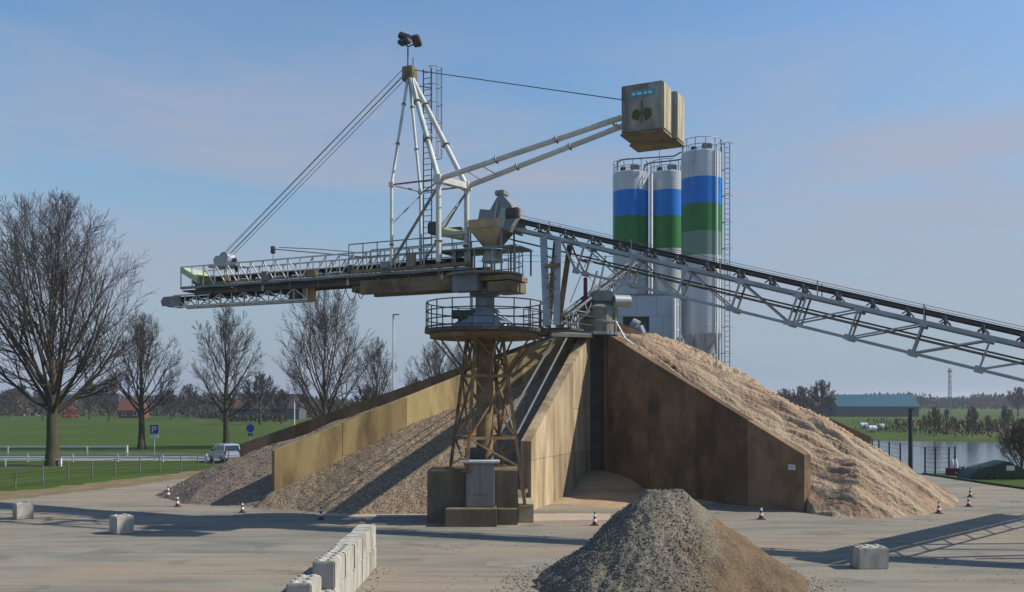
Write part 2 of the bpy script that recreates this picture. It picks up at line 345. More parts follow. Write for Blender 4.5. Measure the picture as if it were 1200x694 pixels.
class MB:
    def __init__(s):
        s.v = []; s.f = []
    def box(s, c, size, rot=None):
        c = Vector(c); b = len(s.v)
        h = Vector(size) / 2
        for x, y, z in ((-1,-1,-1),(1,-1,-1),(1,1,-1),(-1,1,-1),(-1,-1,1),(1,-1,1),(1,1,1),(-1,1,1)):
            p = Vector((x*h.x, y*h.y, z*h.z))
            if rot: p = rot @ p
            s.v.append(c + p)
        s.f += [tuple(b+i for i in q) for q in ((0,3,2,1),(4,5,6,7),(0,1,5,4),(1,2,6,5),(2,3,7,6),(3,0,4,7))]
        return s
    def mm(s, a, b_):
        a = Vector(a); b_ = Vector(b_)
        return s.box((a + b_) / 2, (abs(b_.x-a.x), abs(b_.y-a.y), abs(b_.z-a.z)))
    def hexa(s, eight):
        b = len(s.v); s.v += [Vector(p) for p in eight]
        s.f += [tuple(b+i for i in q) for q in ((0,3,2,1),(4,5,6,7),(0,1,5,4),(1,2,6,5),(2,3,7,6),(3,0,4,7))]
        return s
    def cyl(s, p, q, r0, r1=None, n=12, caps=True):
        p = Vector(p); q = Vector(q); r1 = r0 if r1 is None else r1
        d = (q - p).normalized()
        a = d.orthogonal().normalized(); c = d.cross(a)
        b = len(s.v)
        for cen, r in ((p, r0), (q, r1)):
            for i in range(n):
                t = 2*math.pi*i/n
                s.v.append(cen + (a*math.cos(t) + c*math.sin(t))*r)
        for i in range(n):
            j = (i+1) % n
            s.f.append((b+i, b+j, b+n+j, b+n+i))
        if caps:
            s.f.append(tuple(b+i for i in reversed(range(n))))
            s.f.append(tuple(b+n+i for i in range(n)))
        return s
    def tube(s, pts, r, n=6, close=False):
        pts = [Vector(p) for p in pts]
        k = len(pts)
        for i in range(k - (0 if close else 1)):
            s.cyl(pts[i], pts[(i+1) % k], r, r, n)
        return s
    def lathe(s, c, prof, n=24):
        c = Vector(c); b = len(s.v)
        for r, z in prof:
            for i in range(n):
                t = 2*math.pi*i/n
                s.v.append(c + Vector((r*math.cos(t), r*math.sin(t), z)))
        for k in range(len(prof)-1):
            for i in range(n):
                j = (i+1) % n
                s.f.append((b+k*n+i, b+k*n+j, b+(k+1)*n+j, b+(k+1)*n+i))
        s.f.append(tuple(b+i for i in reversed(range(n))))
        s.f.append(tuple(b+(len(prof)-1)*n+i for i in range(n)))
        return s
    def extrude(s, poly, off):
        b = len(s.v); n = len(poly); off = Vector(off)
        s.v += [Vector(p) for p in poly] + [Vector(p) + off for p in poly]
        s.f.append(tuple(b+i for i in range(n))); s.f.append(tuple(b+n+i for i in reversed(range(n))))
        for i in range(n):
            j = (i+1) % n
            s.f.append((b+j, b+i, b+n+i, b+n+j))
        return s
    def build(s, name, m, parent=None, smooth=False, bevel=0):
        o = raw(name, s.v, s.f, m, parent)
        if bevel or True:
            bm = bmesh.new(); bm.from_mesh(o.data)
            bmesh.ops.recalc_face_normals(bm, faces=bm.faces)
            if bevel:
                bmesh.ops.bevel(bm, geom=list(bm.edges), offset=bevel, segments=2, affect='EDGES', clamp_overlap=True)
            bm.to_mesh(o.data); bm.free()
        if smooth:
            o.data.shade_smooth() if hasattr(o.data, 'shade_smooth') else None
            try:
                o.data.set_sharp_from_angle(angle=R(35))
            except Exception:
                pass
        return o
UNIT = {}
def unit(shape, m):
    k = (shape, m)
    if k not in UNIT:
        b = MB()
        if shape == 'box':
            b.box((0, 0, 0.5), (1, 1, 1))
        else:
            b.cyl((0, 0, 0), (0, 0, 1), 0.5, 0.5, 10 if shape == 'cyl' else 6)
        me = bpy.data.meshes.new(shape + '_' + m)
        me.from_pydata([tuple(v) for v in b.v], [], b.f)
        me.materials.append(MT[m])
        if shape != 'box':
            me.polygons.foreach_set('use_smooth', [len(p.vertices) == 4 for p in me.polygons])
        me.update()
        UNIT[k] = me
    return UNIT[k]
def bar(parent, name, p, q, w, m, h=None, shape='box'):
    """one straight member from p to q, w wide and h high, sharing its mesh with all alike members"""
    p = Vector(p); q = Vector(q); d = q - p; L = d.length
    z = d / L
    ref = Vector((0, 0, 1)) if abs(z.z) < 0.95 else Vector((0, 1, 0))
    x = ref.cross(z).normalized(); y = z.cross(x)
    h = w if h is None else h
    o = bpy.data.objects.new(name, unit(shape, m))
    COL.objects.link(o)
    adopt(o, parent)
    o.matrix_basis = Matrix(((x.x*w, y.x*h, z.x*L, p.x), (x.y*w, y.y*h, z.y*L, p.y), (x.z*w, y.z*h, z.z*L, p.z), (0, 0, 0, 1)))
    return o
def rod(parent, name, p, q, dia, m):
    return bar(parent, name, p, q, dia, m, shape='cyl')
def lerp(a, b, t):
    return a + (b - a) * t

def inside(px, py, poly):
    res = np.zeros(px.shape, bool); n = len(poly); j = n - 1
    for i in range(n):
        xi, yi = poly[i]; xj, yj = poly[j]
        c = ((yi > py) != (yj > py)) & (px < (xj - xi) * (py - yi) / (yj - yi + 1e-12) + xi)
        res ^= c; j = i
    return res
def pdist(px, py, line):
    best = np.full(px.shape, 1e9)
    for (x0, y0), (x1, y1) in zip(line[:-1], line[1:]):
        dx, dy = x1 - x0, y1 - y0
        t = np.clip(((px-x0)*dx + (py-y0)*dy) / (dx*dx + dy*dy + 1e-9), 0, 1)
        best = np.minimum(best, np.hypot(px - x0 - t*dx, py - y0 - t*dy))
    return best
def gridmesh(name, X, Y, Z, keep, m, parent=None):
    ny, nx = X.shape
    k = keep[:-1, :-1] | keep[1:, :-1] | keep[:-1, 1:] | keep[1:, 1:]
    idx = np.arange(nx*ny).reshape(ny, nx)
    q = np.stack([idx[:-1, :-1][k], idx[:-1, 1:][k], idx[1:, 1:][k], idx[1:, :-1][k]], 1)
    used = np.unique(q); rem = np.full(nx*ny, -1); rem[used] = np.arange(len(used))
    V = np.stack([X.ravel(), Y.ravel(), Z.ravel()], 1)[used]; q = rem[q]
    me = bpy.data.meshes.new(name)
    me.from_pydata(V.tolist(), [], q.tolist())
    me.materials.append(MT[m])
    me.polygons.foreach_set('use_smooth', [True]*len(me.polygons))
    me.update()
    return meshobj(name, me, parent)
def stones(name, pts, smin, smax, m, parent=None, seed=1):
    """many loose stones as one mesh, each a squashed irregular octahedron"""
    rg = np.random.RandomState(seed); n = len(pts)
    base = np.array([(1,0,0),(0,1,0),(-1,0,0),(0,-1,0),(0,0,.75),(0,0,-.75)], float)
    fc = np.array([(0,1,4),(1,2,4),(2,3,4),(3,0,4),(1,0,5),(2,1,5),(3,2,5),(0,3,5)])
    s = rg.uniform(smin, smax, (n,1,1)) * rg.uniform(0.6, 1.25, (n,6,1))
    a = rg.uniform(0, 6.28, n); ca, sa = np.cos(a), np.sin(a)
    b = base[None] * s
    x = b[:,:,0]*ca[:,None] - b[:,:,1]*sa[:,None]; y = b[:,:,0]*sa[:,None] + b[:,:,1]*ca[:,None]
    V = np.stack([x, y, b[:,:,2]], 2) + np.asarray(pts)[:,None,:]
    Fc = (fc[None] + (np.arange(n)*6)[:,None,None]).reshape(-1,3)
    me = bpy.data.meshes.new(name)
    me.from_pydata(V.reshape(-1,3).tolist(), [], Fc.tolist())
    me.materials.append(MT[m]); me.update()
    return tag(meshobj(name, me, parent), kind='stuff')

# ================================================================== THE SETTING
POND = [tuple(G(x, y)[:2]) for x, y in ((985, 527), (1040, 545), (1085, 555), (1130, 551), (1200, 548), (1330, 552), (1420, 522), (1200, 517), (1090, 515), (1010, 514))]
gx = np.concatenate([np.array([-6000, -3000, -1200, -600, -300]), np.arange(-160, 161, 2.0), np.array([300, 600, 1200, 3000, 6000])])
gy = np.concatenate([np.array([-600, -200, -60]), np.arange(-20, 260, 2.0), np.array([300, 400, 600, 1200, 2500, 6000])])
X, Y = np.meshgrid(gx, gy)
ins = inside(X, Y, POND); dd = pdist(X, Y, POND + POND[:1])
Z = np.where(ins, -np.clip(dd*0.6, 0, 1.2), 0.0)
tag(gridmesh('ground', X, Y, Z, np.ones_like(X, bool), 'grass'), kind='structure')
wv = [(x, y, -0.22) for x, y in ((28, 66), (150, 66), (150, 150), (28, 150))]
tag(raw('pond_water', wv, [(0, 1, 2, 3)], 'water'), kind='structure')

def sheet(name, pts, z, m, kind='structure', parent=None):
    o = raw(name, [(p[0], p[1], z) for p in pts], [tuple(range(len(pts)))], m, parent)
    return tag(o, kind=kind) if parent is None else o
YARD = [(-70, 47), (-70, -30), (75, -30), (75, 52), (33.9, 61.5), (33.2, 68), (32.6, 75), (24, 88), (-5, 90), (-20, 82), (-24.3, 73), (-26.5, 64), (-30.2, 55.6)]
def wobble(poly, step, amp, seed):
    rg = random.Random(seed); out = []
    for (x0, y0), (x1, y1) in zip(poly, poly[1:] + poly[:1]):
        n = max(1, int(math.hypot(x1-x0, y1-y0)/step))
        for i in range(n):
            a = 0 if i == 0 else amp
            out.append((lerp(x0, x1, i/n) + rg.uniform(-a, a), lerp(y0, y1, i/n) + rg.uniform(-a, a)))
    return out
# bare earth verge between yard and grass, then the yard itself
sheet('verge', wobble([(-70, 51.5), (-70, 40), (-26, 40), (-20, 84), (-24, 84.5), (-28.5, 73), (-31.5, 62.5), (-37, 58)], 0.8, 0.55, 5), 0.004, 'verge')
sheet('yard', wobble(YARD, 1.2, 0.10, 6), 0.010, 'yard')
sheet('farm_road', [(-160, 91.5), (-27, 91.5), (-5, 92), (30, 93), (30, 99), (-27, 98.5), (-160, 98.5)], 0.012, 'road')
sheet('rough_field', wobble([(71, 146), (190, 143), (230, 250), (100, 250)], 6, 1.5, 9), 0.012, 'field')
kb = MB()
for p, q in ((Vector((32.75, 75, 0)), Vector((33.35, 68, 0))), (Vector((33.4, 68, 0)), Vector((34.1, 61.6, 0))), (Vector((34.2, 61.5, 0)), Vector((60, 55.5, 0)))):
    d = (q-p); kb.box((p+q)/2 + Vector((0.15, 0, 0.06)), (0.25, d.length, 0.16), Matrix.Rotation(math.atan2(-d.x, d.y), 3, 'Z'))
tag(kb.build('kerb', 'iron'), kind='structure')

# far woods: thousands of small upright twig tufts that read as one bare wood
def wood(name, spans, m, label, cat='wood', seed=2, tw=0.5):
    rg = np.random.RandomState(seed); V = []; Fs = []
    for x0, x1, d0, d1, h, n in spans:
        u = rg.uniform(0, 1, n)
        d = rg.uniform(d0, d1, n)
        x = x0 + (x1-x0)*u
        top = h*(0.80 + 0.5*vn(x/11.0, d*0 + 3.3, seed) + 0.3*vn(x/3.3, d*0 + 8.1, seed+1))
        z = top*rg.uniform(0.0, 1.0, n)**0.8
        w = rg.uniform(0.3, 1.0, n)*tw; hh = rg.uniform(0.6, 1.6, n)*tw*1.5
        a = rg.uniform(0, 3.14, n); lean = rg.uniform(-0.5, 0.5, n)*hh
        for i in range(n):
            b = len(V); cx, sx_ = math.cos(a[i])*w[i], math.sin(a[i])*w[i]
            V += [(x[i]-cx, d[i]-sx_, z[i]-0.2), (x[i]+cx, d[i]+sx_, z[i]-0.2), (x[i]+lean[i], d[i]+lean[i]*0.5, z[i]+hh[i])]
            Fs.append((b, b+1, b+2))
    return tag(raw(name, V, Fs, m), label, cat, kind='stuff')
wood('far_wood', [(-190, -60, 330, 360, 7, 4200), (-110, 5, 300, 340, 6.5, 4200), (-10, 140, 330, 360, 6.5, 3500)], 'wood_far', 'bare brown wood along the far edge of the green field', tw=0.8)
wood('distant_wood', [(60, 420, 560, 620, 9.5, 15000), (-420, -150, 560, 620, 10, 8000)], 'wood_blue', 'blue-grey distant wood along the horizon', seed=5, tw=1.0)
wood('hedge', [(-96, -80, 289, 294, 2.6, 900), (-78, -60, 250, 252, 2.0, 500)], 'wood_far', 'low dark hedge at the far side of the green field', 'hedge', seed=8, tw=0.4)

wood('brown_scrub', [(67, 118, 147, 185, 2.2, 3800)], 'wood_far', 'low brown scrub on the far bank of the pond', 'scrub', seed=12, tw=0.22)

# ================================================================== CONCRETE BAY WALLS
C0 = Vector((5.3, 63.0, 0))
def star_wall(name, end, r0, zin, zend, m, label, pitch=3.6, th=0.6, capm=None):
    e = Vector((end[0], end[1], 0)); d = e - C0; L = d.length; d.normalize()
    n = Vector((-d.y, d.x, 0))
    t = thing(name, C0 + d*(r0+L)/2, label, 'wall', 'radial bay walls')
    def top(r): return lerp(zin, zend, (r-r0)/(L-r0))
    def pr(ra, rb, hw, dz, z0=-0.25):
        a = C0 + d*ra; b = C0 + d*rb
        return [a-n*hw+Vector((0,0,z0)), b-n*hw+Vector((0,0,z0)), b+n*hw+Vector((0,0,z0)), a+n*hw+Vector((0,0,z0)),
                a-n*hw+Vector((0,0,top(ra)+dz)), b-n*hw+Vector((0,0,top(rb)+dz)), b+n*hw+Vector((0,0,top(rb)+dz)), a+n*hw+Vector((0,0,top(ra)+dz))]
    MB().hexa(pr(r0+0.02, L-0.02, th/2-0.03, -0.03)).build('core', m, t)
    k = max(1, round((L-r0)/pitch)); rg = random.Random(name)
    for i in range(k):
        ra = lerp(r0, L, i/k) + 0.006; rb = lerp(r0, L, (i+1)/k) - 0.006
        hmax = max(top(ra), top(rb)); lift = 2.7; j = 0
        while j*lift < hmax - 0.3:
            zlo = -0.2 if j == 0 else j*lift + 0.005
            zhi = (j+1)*lift - 0.005
            if zhi > min(top(ra), top(rb)) - 0.9: zhi = 99.0      # the top pour takes the sloping remainder
            hw2 = th/2 + rg.uniform(-0.010, 0.010); dz = rg.uniform(-0.012, 0.012)
            if zlo > top(rb) - 0.05 and zhi < 99: break
            za, zb = min(zhi, top(ra)+dz), min(zhi, top(rb)+dz)
            p = pr(ra, rb, hw2, 0, zlo)
            for q, z in zip((4, 5, 6, 7), (za, zb, zb, za)): p[q].z = z
            MB().hexa(p).build('panel', m, t, bevel=0.015)
            if zhi >= 99: break
            j += 1
    return t, d, n, L, top
END_R = PZ(951, 531, 3.15); END_R.y = 50.0; END_R.x = 15.75
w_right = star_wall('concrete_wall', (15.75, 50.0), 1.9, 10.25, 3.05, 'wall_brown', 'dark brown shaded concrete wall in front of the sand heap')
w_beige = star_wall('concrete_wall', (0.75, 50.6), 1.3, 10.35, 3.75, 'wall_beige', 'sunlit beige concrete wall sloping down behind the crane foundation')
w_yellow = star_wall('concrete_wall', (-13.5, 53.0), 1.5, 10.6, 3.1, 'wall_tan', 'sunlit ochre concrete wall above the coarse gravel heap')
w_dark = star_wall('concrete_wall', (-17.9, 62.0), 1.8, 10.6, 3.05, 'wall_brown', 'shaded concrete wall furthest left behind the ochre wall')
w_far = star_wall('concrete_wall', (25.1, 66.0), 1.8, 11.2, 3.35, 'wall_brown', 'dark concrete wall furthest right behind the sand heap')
# core of the star; a dark plate paints the shade in its discharge opening
core = thing('discharge_core', C0, 'concrete core with tall shaded discharge opening where the bay walls meet', 'silo core')
cb = MB()
for a0, a1 in ((20, 80), (80, 140), (140, 200)):
    pts = [C0 + Vector((math.cos(R(a)), math.sin(R(a)), 0))*r for r, a in ((1.9, a0), (1.9, a1), (1.5, a1), (1.5, a0))]
    cb.extrude([p + Vector((0, 0, -0.2)) for p in pts], (0, 0, 10.4))
cb.build('core_wall', 'wall_brown', core)
MB().mm((4.55, 62.6, -0.2), (6.6, 62.9, 10.1)).build('gate_shade_plate', 'darksteel', core)
for x in (4.75, 6.35):
    bar(core, 'guide_rail', (x, 62.5, 3), (x, 62.5, 10.1), 0.14, 'darksteel')
MB().lathe(C0 + Vector((0, 0, 10.22)), [(2.3, 0), (2.3, 0.2), (0.4, 0.22)], 16).build('cover_slab', 'steel', core)

# ------------------------------------------------------------------ heaps
def polar(X, Y):
    return np.hypot(X-C0.x, Y-C0.y), np.degrees(np.arctan2(Y-C0.y, X-C0.x))
def g2(*pp):
    return [tuple(G(x, y)[:2]) for x, y in pp]
def ss(x, a, b):
    t = np.clip((x-a)/(b-a), 0, 1); return t*t*(3-2*t)
def make_heap(name, bounds, res, poly, toe, slope, hf, m, label, drop=0.25):
    X, Y = np.meshgrid(np.arange(bounds[0], bounds[1], res), np.arange(bounds[2], bounds[3], res))
    r, th = polar(X, Y)
    d = pdist(X, Y, toe) * np.where(inside(X, Y, poly), 1, -0.6)
    Zt = d*slope
    Zc = hf(r, th, X, Y)
    k = 0.5
    Z = -k*np.log(np.exp(-np.clip(Zt, -8, 20)/k) + np.exp(-np.clip(Zc, -8, 20)/k))     # smooth minimum
    Z = np.maximum(Z, -drop)
    keep = inside(X, Y, poly) | ((d > -0.8) & (Z > -drop))
    return X, Y, r, th, Z, keep
# sand heap between the right wall and the far right wall
toe = g2((955, 603), (975, 606), (1010, 608), (1050, 608), (1090, 604), (1120, 594), (1128, 584)) + [(28.2, 62), (27.6, 66.5)]
poly = [tuple(C0[:2])] + [(15.6, 50.4)] + toe + [(25.1, 66.0)]
def hs(r, th, X, Y):
    z = 11.15 - 0.49*r + 1.55*ss(th, -54, -22) - 1.7*ss(th, -34, -2)*ss(r, 7, 14)
    # flow rills run down the slope: noise stretched along the radius
    w = th + 3.0*fbm(r/6, th/14, 2, 40)
    z = z + 0.5*fbm(th/9, r/7.0, 3, 11)*ss(r, 2, 6)
    rg1 = 1 - np.abs(2*vn(w/3.2, r/11.0, 4)*2)          # sharp crested rills that run down the slope
    rg2 = 1 - np.abs(2*vn(w/1.25, r/5.0, 14)*2)
    z = z + (0.45*(rg1-0.5) + 0.30*(rg2-0.5))*ss(r, 3, 8)
    gl = np.clip(1 - np.abs(vn(w/1.9, r/8.0, 33))*11, 0, 1) + np.clip(1 - np.abs(vn(w/3.7, r/12.0, 37))*14, 0, 1)*1.6
    z = z - 0.34*gl*ss(r, 3, 7)
    led = np.floor((r + 1.6*fbm(th/5, r/5, 3, 51))/1.7)   # small slumped ledges
    z = z + 0.28*(_tab[(led.astype(int)*7) & 255, 3] - 0.5)*ss(vn(w/4.5, r/4.5, 61), -0.05, 0.15)*ss(r, 3, 7)
    return np.minimum(z, 10.35 + 0.2*vn(X, Y, 2))
X, Y, r, th, Z, keep = make_heap('sand_heap', (4, 30, 46, 70), 0.09, poly, toe, 0.72, hs, 'sand', '')
Z = Z + np.where(Z > 0.05, 0.15*fbm(X*1.6, Y*1.6, 5, 31) + 0.18*fbm(th/0.9, r/1.6, 3, 8), 0)
keep &= ~((th > 12) | (r < 1.2))
sand = gridmesh('sand_heap', X, Y, Z, keep, 'sand')
_vc = np.empty(len(sand.data.vertices)*3); sand.data.vertices.foreach_get('co', _vc); _vc = _vc.reshape(-1, 3)
_r, _t = polar(_vc[:, 0], _vc[:, 1])
_st = np.clip(0.5 + 1.1*fbm(_t/2.1 + 0.8*fbm(_r/4, _t/6, 2, 90), _r/5.5, 4, 80), 0, 1)
_at = sand.data.attributes.new('damp', 'FLOAT', 'POINT'); _at.data.foreach_set('value', _st.astype(np.float32))
_m = MT['sand']; _n, _l = _m.node_tree.nodes, _m.node_tree.links     # damp streaks of darker, redder sand that slid down the slope
_bs = _n['Principled BSDF']; _src = _bs.inputs['Base Color'].links[0].from_socket
_an = _n.new('ShaderNodeAttribute'); _an.attribute_name = 'damp'
_rp = _n.new('ShaderNodeValToRGB'); _rp.color_ramp.elements[0].position = 0.48; _rp.color_ramp.elements[0].color = (0, 0, 0, 1)
_rp.color_ramp.elements[1].position = 0.80; _rp.color_ramp.elements[1].color = (0.85, 0.85, 0.85, 1)
_mx = _n.new('ShaderNodeMix'); _mx.data_type = 'RGBA'; _mx.inputs[7].default_value = (0.235, 0.160, 0.105, 1)
_l.new(_an.outputs['Fac'], _rp.inputs['Fac']); _l.new(_rp.outputs['Color'], _mx.inputs[0]); _l.new(_src, _mx.inputs[6]); _l.new(_mx.outputs[2], _bs.inputs['Base Color'])
tag(sand, 'large heap of rilled pale orange sand right of the brown wall', 'sand heap')
# coarse gravel heap left of the beige wall
toe = [(-14.3, 51.3)] + g2((345, 598), (372, 601), (420, 603), (470, 603), (508, 603)) + [(-2.0, 49.0), (0.9, 48.6)]
poly = [tuple(C0[:2])] + [(-13.5, 53.0)] + toe
def hg(r, th, X, Y):
    z = 9.9 - 0.385*r + 0.35*fbm(X*0.35, Y*0.35, 3, 2)
    return np.minimum(z, 8.6)
X, Y, r, th, Z, keep = make_heap('gravel_heap', (-15, 6, 48, 64), 0.13, poly, toe, 0.62, hg, 'gravel', '')
Z = Z + np.where(Z > 0.02, 0.10*fbm(X*3.0, Y*3.0, 3, 5), 0)
keep &= (X - C0.x)*w_beige[2].x + (Y - C0.y)*w_beige[2].y < 0.1
keep &= (r > 1.5)
gh = gridmesh('gravel_heap', X, Y, Z, keep, 'gravel')
tag(gh, 'heap of coarse brown gravel between the ochre wall and the beige wall', 'gravel heap')
def scatter_on(X, Y, Z, keep, n, seed, zmin=0.05):
    rg = np.random.RandomState(seed)
    iy, ix = np.nonzero(keep & (Z > zmin))
    k = rg.randint(0, len(iy), n)
    st = X[0, 1] - X[0, 0]
    return np.stack([X[iy[k], ix[k]] + rg.uniform(-st, st, n)*0.5, Y[iy[k], ix[k]] + rg.uniform(-st, st, n)*0.5, Z[iy[k], ix[k]] + 0.01], 1)
stones('gravel_stones', scatter_on(X, Y, Z, keep, 24000, 3), 0.014, 0.038, 'stone', gh, 3)
# finer heap between the ochre and the dark wall, spilling round the end of the ochre wall
toe = [(-19.2, 61.5), (-22.5, 58.5)] + g2((203, 587), (215, 591), (262, 593), (305, 594), (345, 598)) + [(-12.2, 52.5)]
poly = [tuple(C0[:2])] + [(-17.9, 62.0)] + toe[:-1] + [(-12.5, 51.8), (-13.5, 53.0)]
def hl(r, th, X, Y):
    z = 10.4 - 0.345*r + 0.3*fbm(X*0.3, Y*0.3, 3, 6)
    return np.minimum(z, 8.6)
X, Y, r, th, Z, keep = make_heap('gravel_heap', (-24, 6, 50, 66), 0.14, poly, toe[:-1], 0.78, hl, 'gravel_fine', '')
Z = Z + np.where(Z > 0.02, 0.09*fbm(X*2.0, Y*2.0, 4, 15), 0)
lh = gridmesh('gravel_heap', X, Y, Z, keep & (r > 1.5), 'gravel_fine')
tag(lh, 'heap of fine grey-brown gravel spilling round the end of the ochre wall', 'gravel heap')
stones('gravel_stones', scatter_on(X, Y, Z, keep, 4000, 4), 0.03, 0.07, 'stone', lh, 4)
# sand floor of the middle bay
toe = [(0.9, 49.6), (1.6, 46.8), (5, 46.3), (10, 47.3), (14, 48.8), (16.2, 49.6)]
poly = [tuple(C0[:2])] + [(0.75, 50.6)] + toe + [(15.75, 50.0)]
def hb(r, th, X, Y):
    return np.maximum(4.3 - 0.75*r, 0.9 - 0.06*r) + 0.12*fbm(X*0.6, Y*0.6, 4, 9)
X, Y, r, th, Z, keep = make_heap('bay_sand', (0, 17, 45.5, 64), 0.15, poly, toe, 0.10, hb, 'sand_bay', '')
tag(gridmesh('bay_sand', X, Y, Z - 0.02, keep & (r > 0.8), 'sand_bay'), 'thin drift of brown sand on the floor of the empty middle bay', 'sand')
# foreground heap
FC = Vector((4.95, 30.6, 0))
X, Y = np.meshgrid(np.arange(-0.6, 11, 0.05), np.arange(24.8, 36.4, 0.05))
dx, dy = X - FC.x, Y - FC.y
rr = np.hypot(dx, dy); an = np.arctan2(dy, dx)
rad = 4.25 + 0.35*np.sin(an*2 + 0.6) + 0.30*np.sin(an*3 + 2.0) + 0.5*fbm(np.cos(an)*1.5 + 4, np.sin(an)*1.5 + 4, 2, 4)
Z = 3.30*(1 - rr/rad) + 0.15*np.exp(-rr**2/1.2)
Z = np.minimum(Z, 2.98 - 0.05*rr + 0.16*vn(X*1.4, Y*1.4, 3) + 0.03*dx)
Z = Z + np.where(Z > -0.15, 0.28*fbm(X*0.8, Y*0.8, 3, 7) + 0.16*fbm(X*2.7, Y*2.7, 4, 17)*ss(-dx, -1.2, 0.8) + 0.06*fbm(X*4, Y*4, 3, 12), 0)
Z = np.maximum(Z, -0.1)
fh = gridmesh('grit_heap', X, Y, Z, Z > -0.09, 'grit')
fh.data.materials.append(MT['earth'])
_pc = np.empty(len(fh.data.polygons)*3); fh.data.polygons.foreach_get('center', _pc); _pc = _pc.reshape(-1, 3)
_e = (_pc[:, 0] - FC.x + 1.0*fbm(_pc[:, 0]*0.9, _pc[:, 1]*0.9, 4, 71)*1.6 + (1.75 - _pc[:, 2])*0.55 + np.random.RandomState(5).normal(0, 0.45, len(_pc))) > 0.75  # browner colour to the right and low down, greyer grit elsewhere
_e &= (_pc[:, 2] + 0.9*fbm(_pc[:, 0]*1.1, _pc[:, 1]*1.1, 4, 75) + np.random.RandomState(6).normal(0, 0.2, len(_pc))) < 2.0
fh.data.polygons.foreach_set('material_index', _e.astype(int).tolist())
tag(fh, 'heap of grey grit and brown earth in the foreground', 'grit heap')
stones('grit_stones', scatter_on(X, Y, Z, (Z > 0) & (dx < 0.9 + 0.6*vn(X, Y, 9)), 6000, 6), 0.012, 0.05, 'stone_grey', fh, 6)
rg = np.random.RandomState(9)
pts = []
for i in range(1500):
    a = rg.uniform(0, 6.28); q = 4.3 + abs(rg.normal(0, 0.55))
    pts.append((FC.x + q*math.cos(a)*1.02, FC.y + q*math.sin(a), 0.02))
stones('spilled_stones', pts, 0.015, 0.045, 'stone_grey', fh, 7)
# dusty wheel tracks, dirt and a dark stain on the yard
rgt = random.Random(4)
def blot(c, rx, ry, m, z, name):
    n = 40
    pts = []
    for i in range(n):
        a = 2*math.pi*i/n; k = 1 + 0.30*(vn(math.cos(a)*1.7 + c[0], math.sin(a)*1.7 + c[1], 3)) + rgt.uniform(-0.05, 0.05)
        pts.append((c[0] + rx*k*math.cos(a), c[1] + ry*k*math.sin(a)))
    sheet(name, pts, z, m)
blot(G(598, 662), 0.95, 0.75, 'stain', 0.016, 'dirt_stain')
blot(G(450, 603), 3.0, 1.1, 'track', 0.0145, 'dust_patch')
blot(G(660, 606), 4.2, 1.6, 'track', 0.0150, 'dust_patch')

# ================================================================== BOOM CRANE
T0 = Vector((-1.35, 46.5, 0))
AX = Vector((-0.898, 0.439, 0)).normalized()      # boom direction
NX = Vector((0.439, 0.898, 0)).normalized()       # across the boom, away from the camera
UP = Vector((0, 0, 1))
def B(t, s, z):
    return T0 + AX*t + NX*s + UP*z
def BP(x, y, s=0.0):
    """point seen at pixel x, y in the upright plane s metres beside the boom axis"""
    u = (x-CX)/F; o = T0 + NX*s
    t = (u*o.y - o.x)/(AX.x - u*AX.y)
    p = o + AX*t
    p.z = CAMH - (y-HY)/F*p.y
    return p
def bt(x, s=0.0):
    u = (x-CX)/F; o = T0 + NX*s
    return (u*o.y - o.x)/(AX.x - u*AX.y)

# foundation
fnd = thing('crane_foundation', (-2, 47, 0), 'dark stained concrete foundation under the lattice crane tower', 'foundation')
MB().mm((-4.1, 45.35, -0.1), (0.28, 48.6, 2.55)).build('main_block', 'base', fnd, bevel=0.03)
MB().mm((-3.15, 44.0, -0.1), (-0.72, 45.33, 0.84)).build('step_block', 'base', fnd, bevel=0.03)
MB().mm((-0.70, 44.7, -0.1), (0.26, 45.33, 0.76)).build('footing_block', 'base', fnd, bevel=0.03)
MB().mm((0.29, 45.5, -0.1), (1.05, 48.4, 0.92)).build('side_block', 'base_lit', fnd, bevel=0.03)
cab = thing('switch_cabinet', (-1.5, 45.1, 0.84), 'pale grey steel switch cabinet with a flat roof on the crane foundation', 'cabinet')
MB().mm((-2.2, 44.82, 0.85), (-0.85, 45.34, 2.95)).build('body', 'cabinet', cab, bevel=0.01)
MB().mm((-2.16, 44.79, 1.45), (-1.55, 44.815, 2.9)).build('door', 'cabinet', cab, bevel=0.006)
MB().mm((-1.51, 44.79, 1.45), (-0.89, 44.815, 2.9)).build('door', 'cabinet', cab, bevel=0.006)
MB().mm((-2.16, 44.79, 0.9), (-0.89, 44.815, 1.42)).build('lower_panel', 'cabinet', cab, bevel=0.006)
MB().mm((-2.5, 44.6, 2.96), (-0.6, 45.9, 3.06)).build('roof', 'paint', cab, bevel=0.01)
MB().mm((-2.3, 46.0, 2.56), (-1.3, 47.0, 3.6)).build('motor_box', 'darksteel', fnd, bevel=0.03)

crane = thing('boom_crane', (-1.35, 46.5, 0), 'tall slewing boom crane on a rusty lattice tower with mast and counterweights', 'crane')
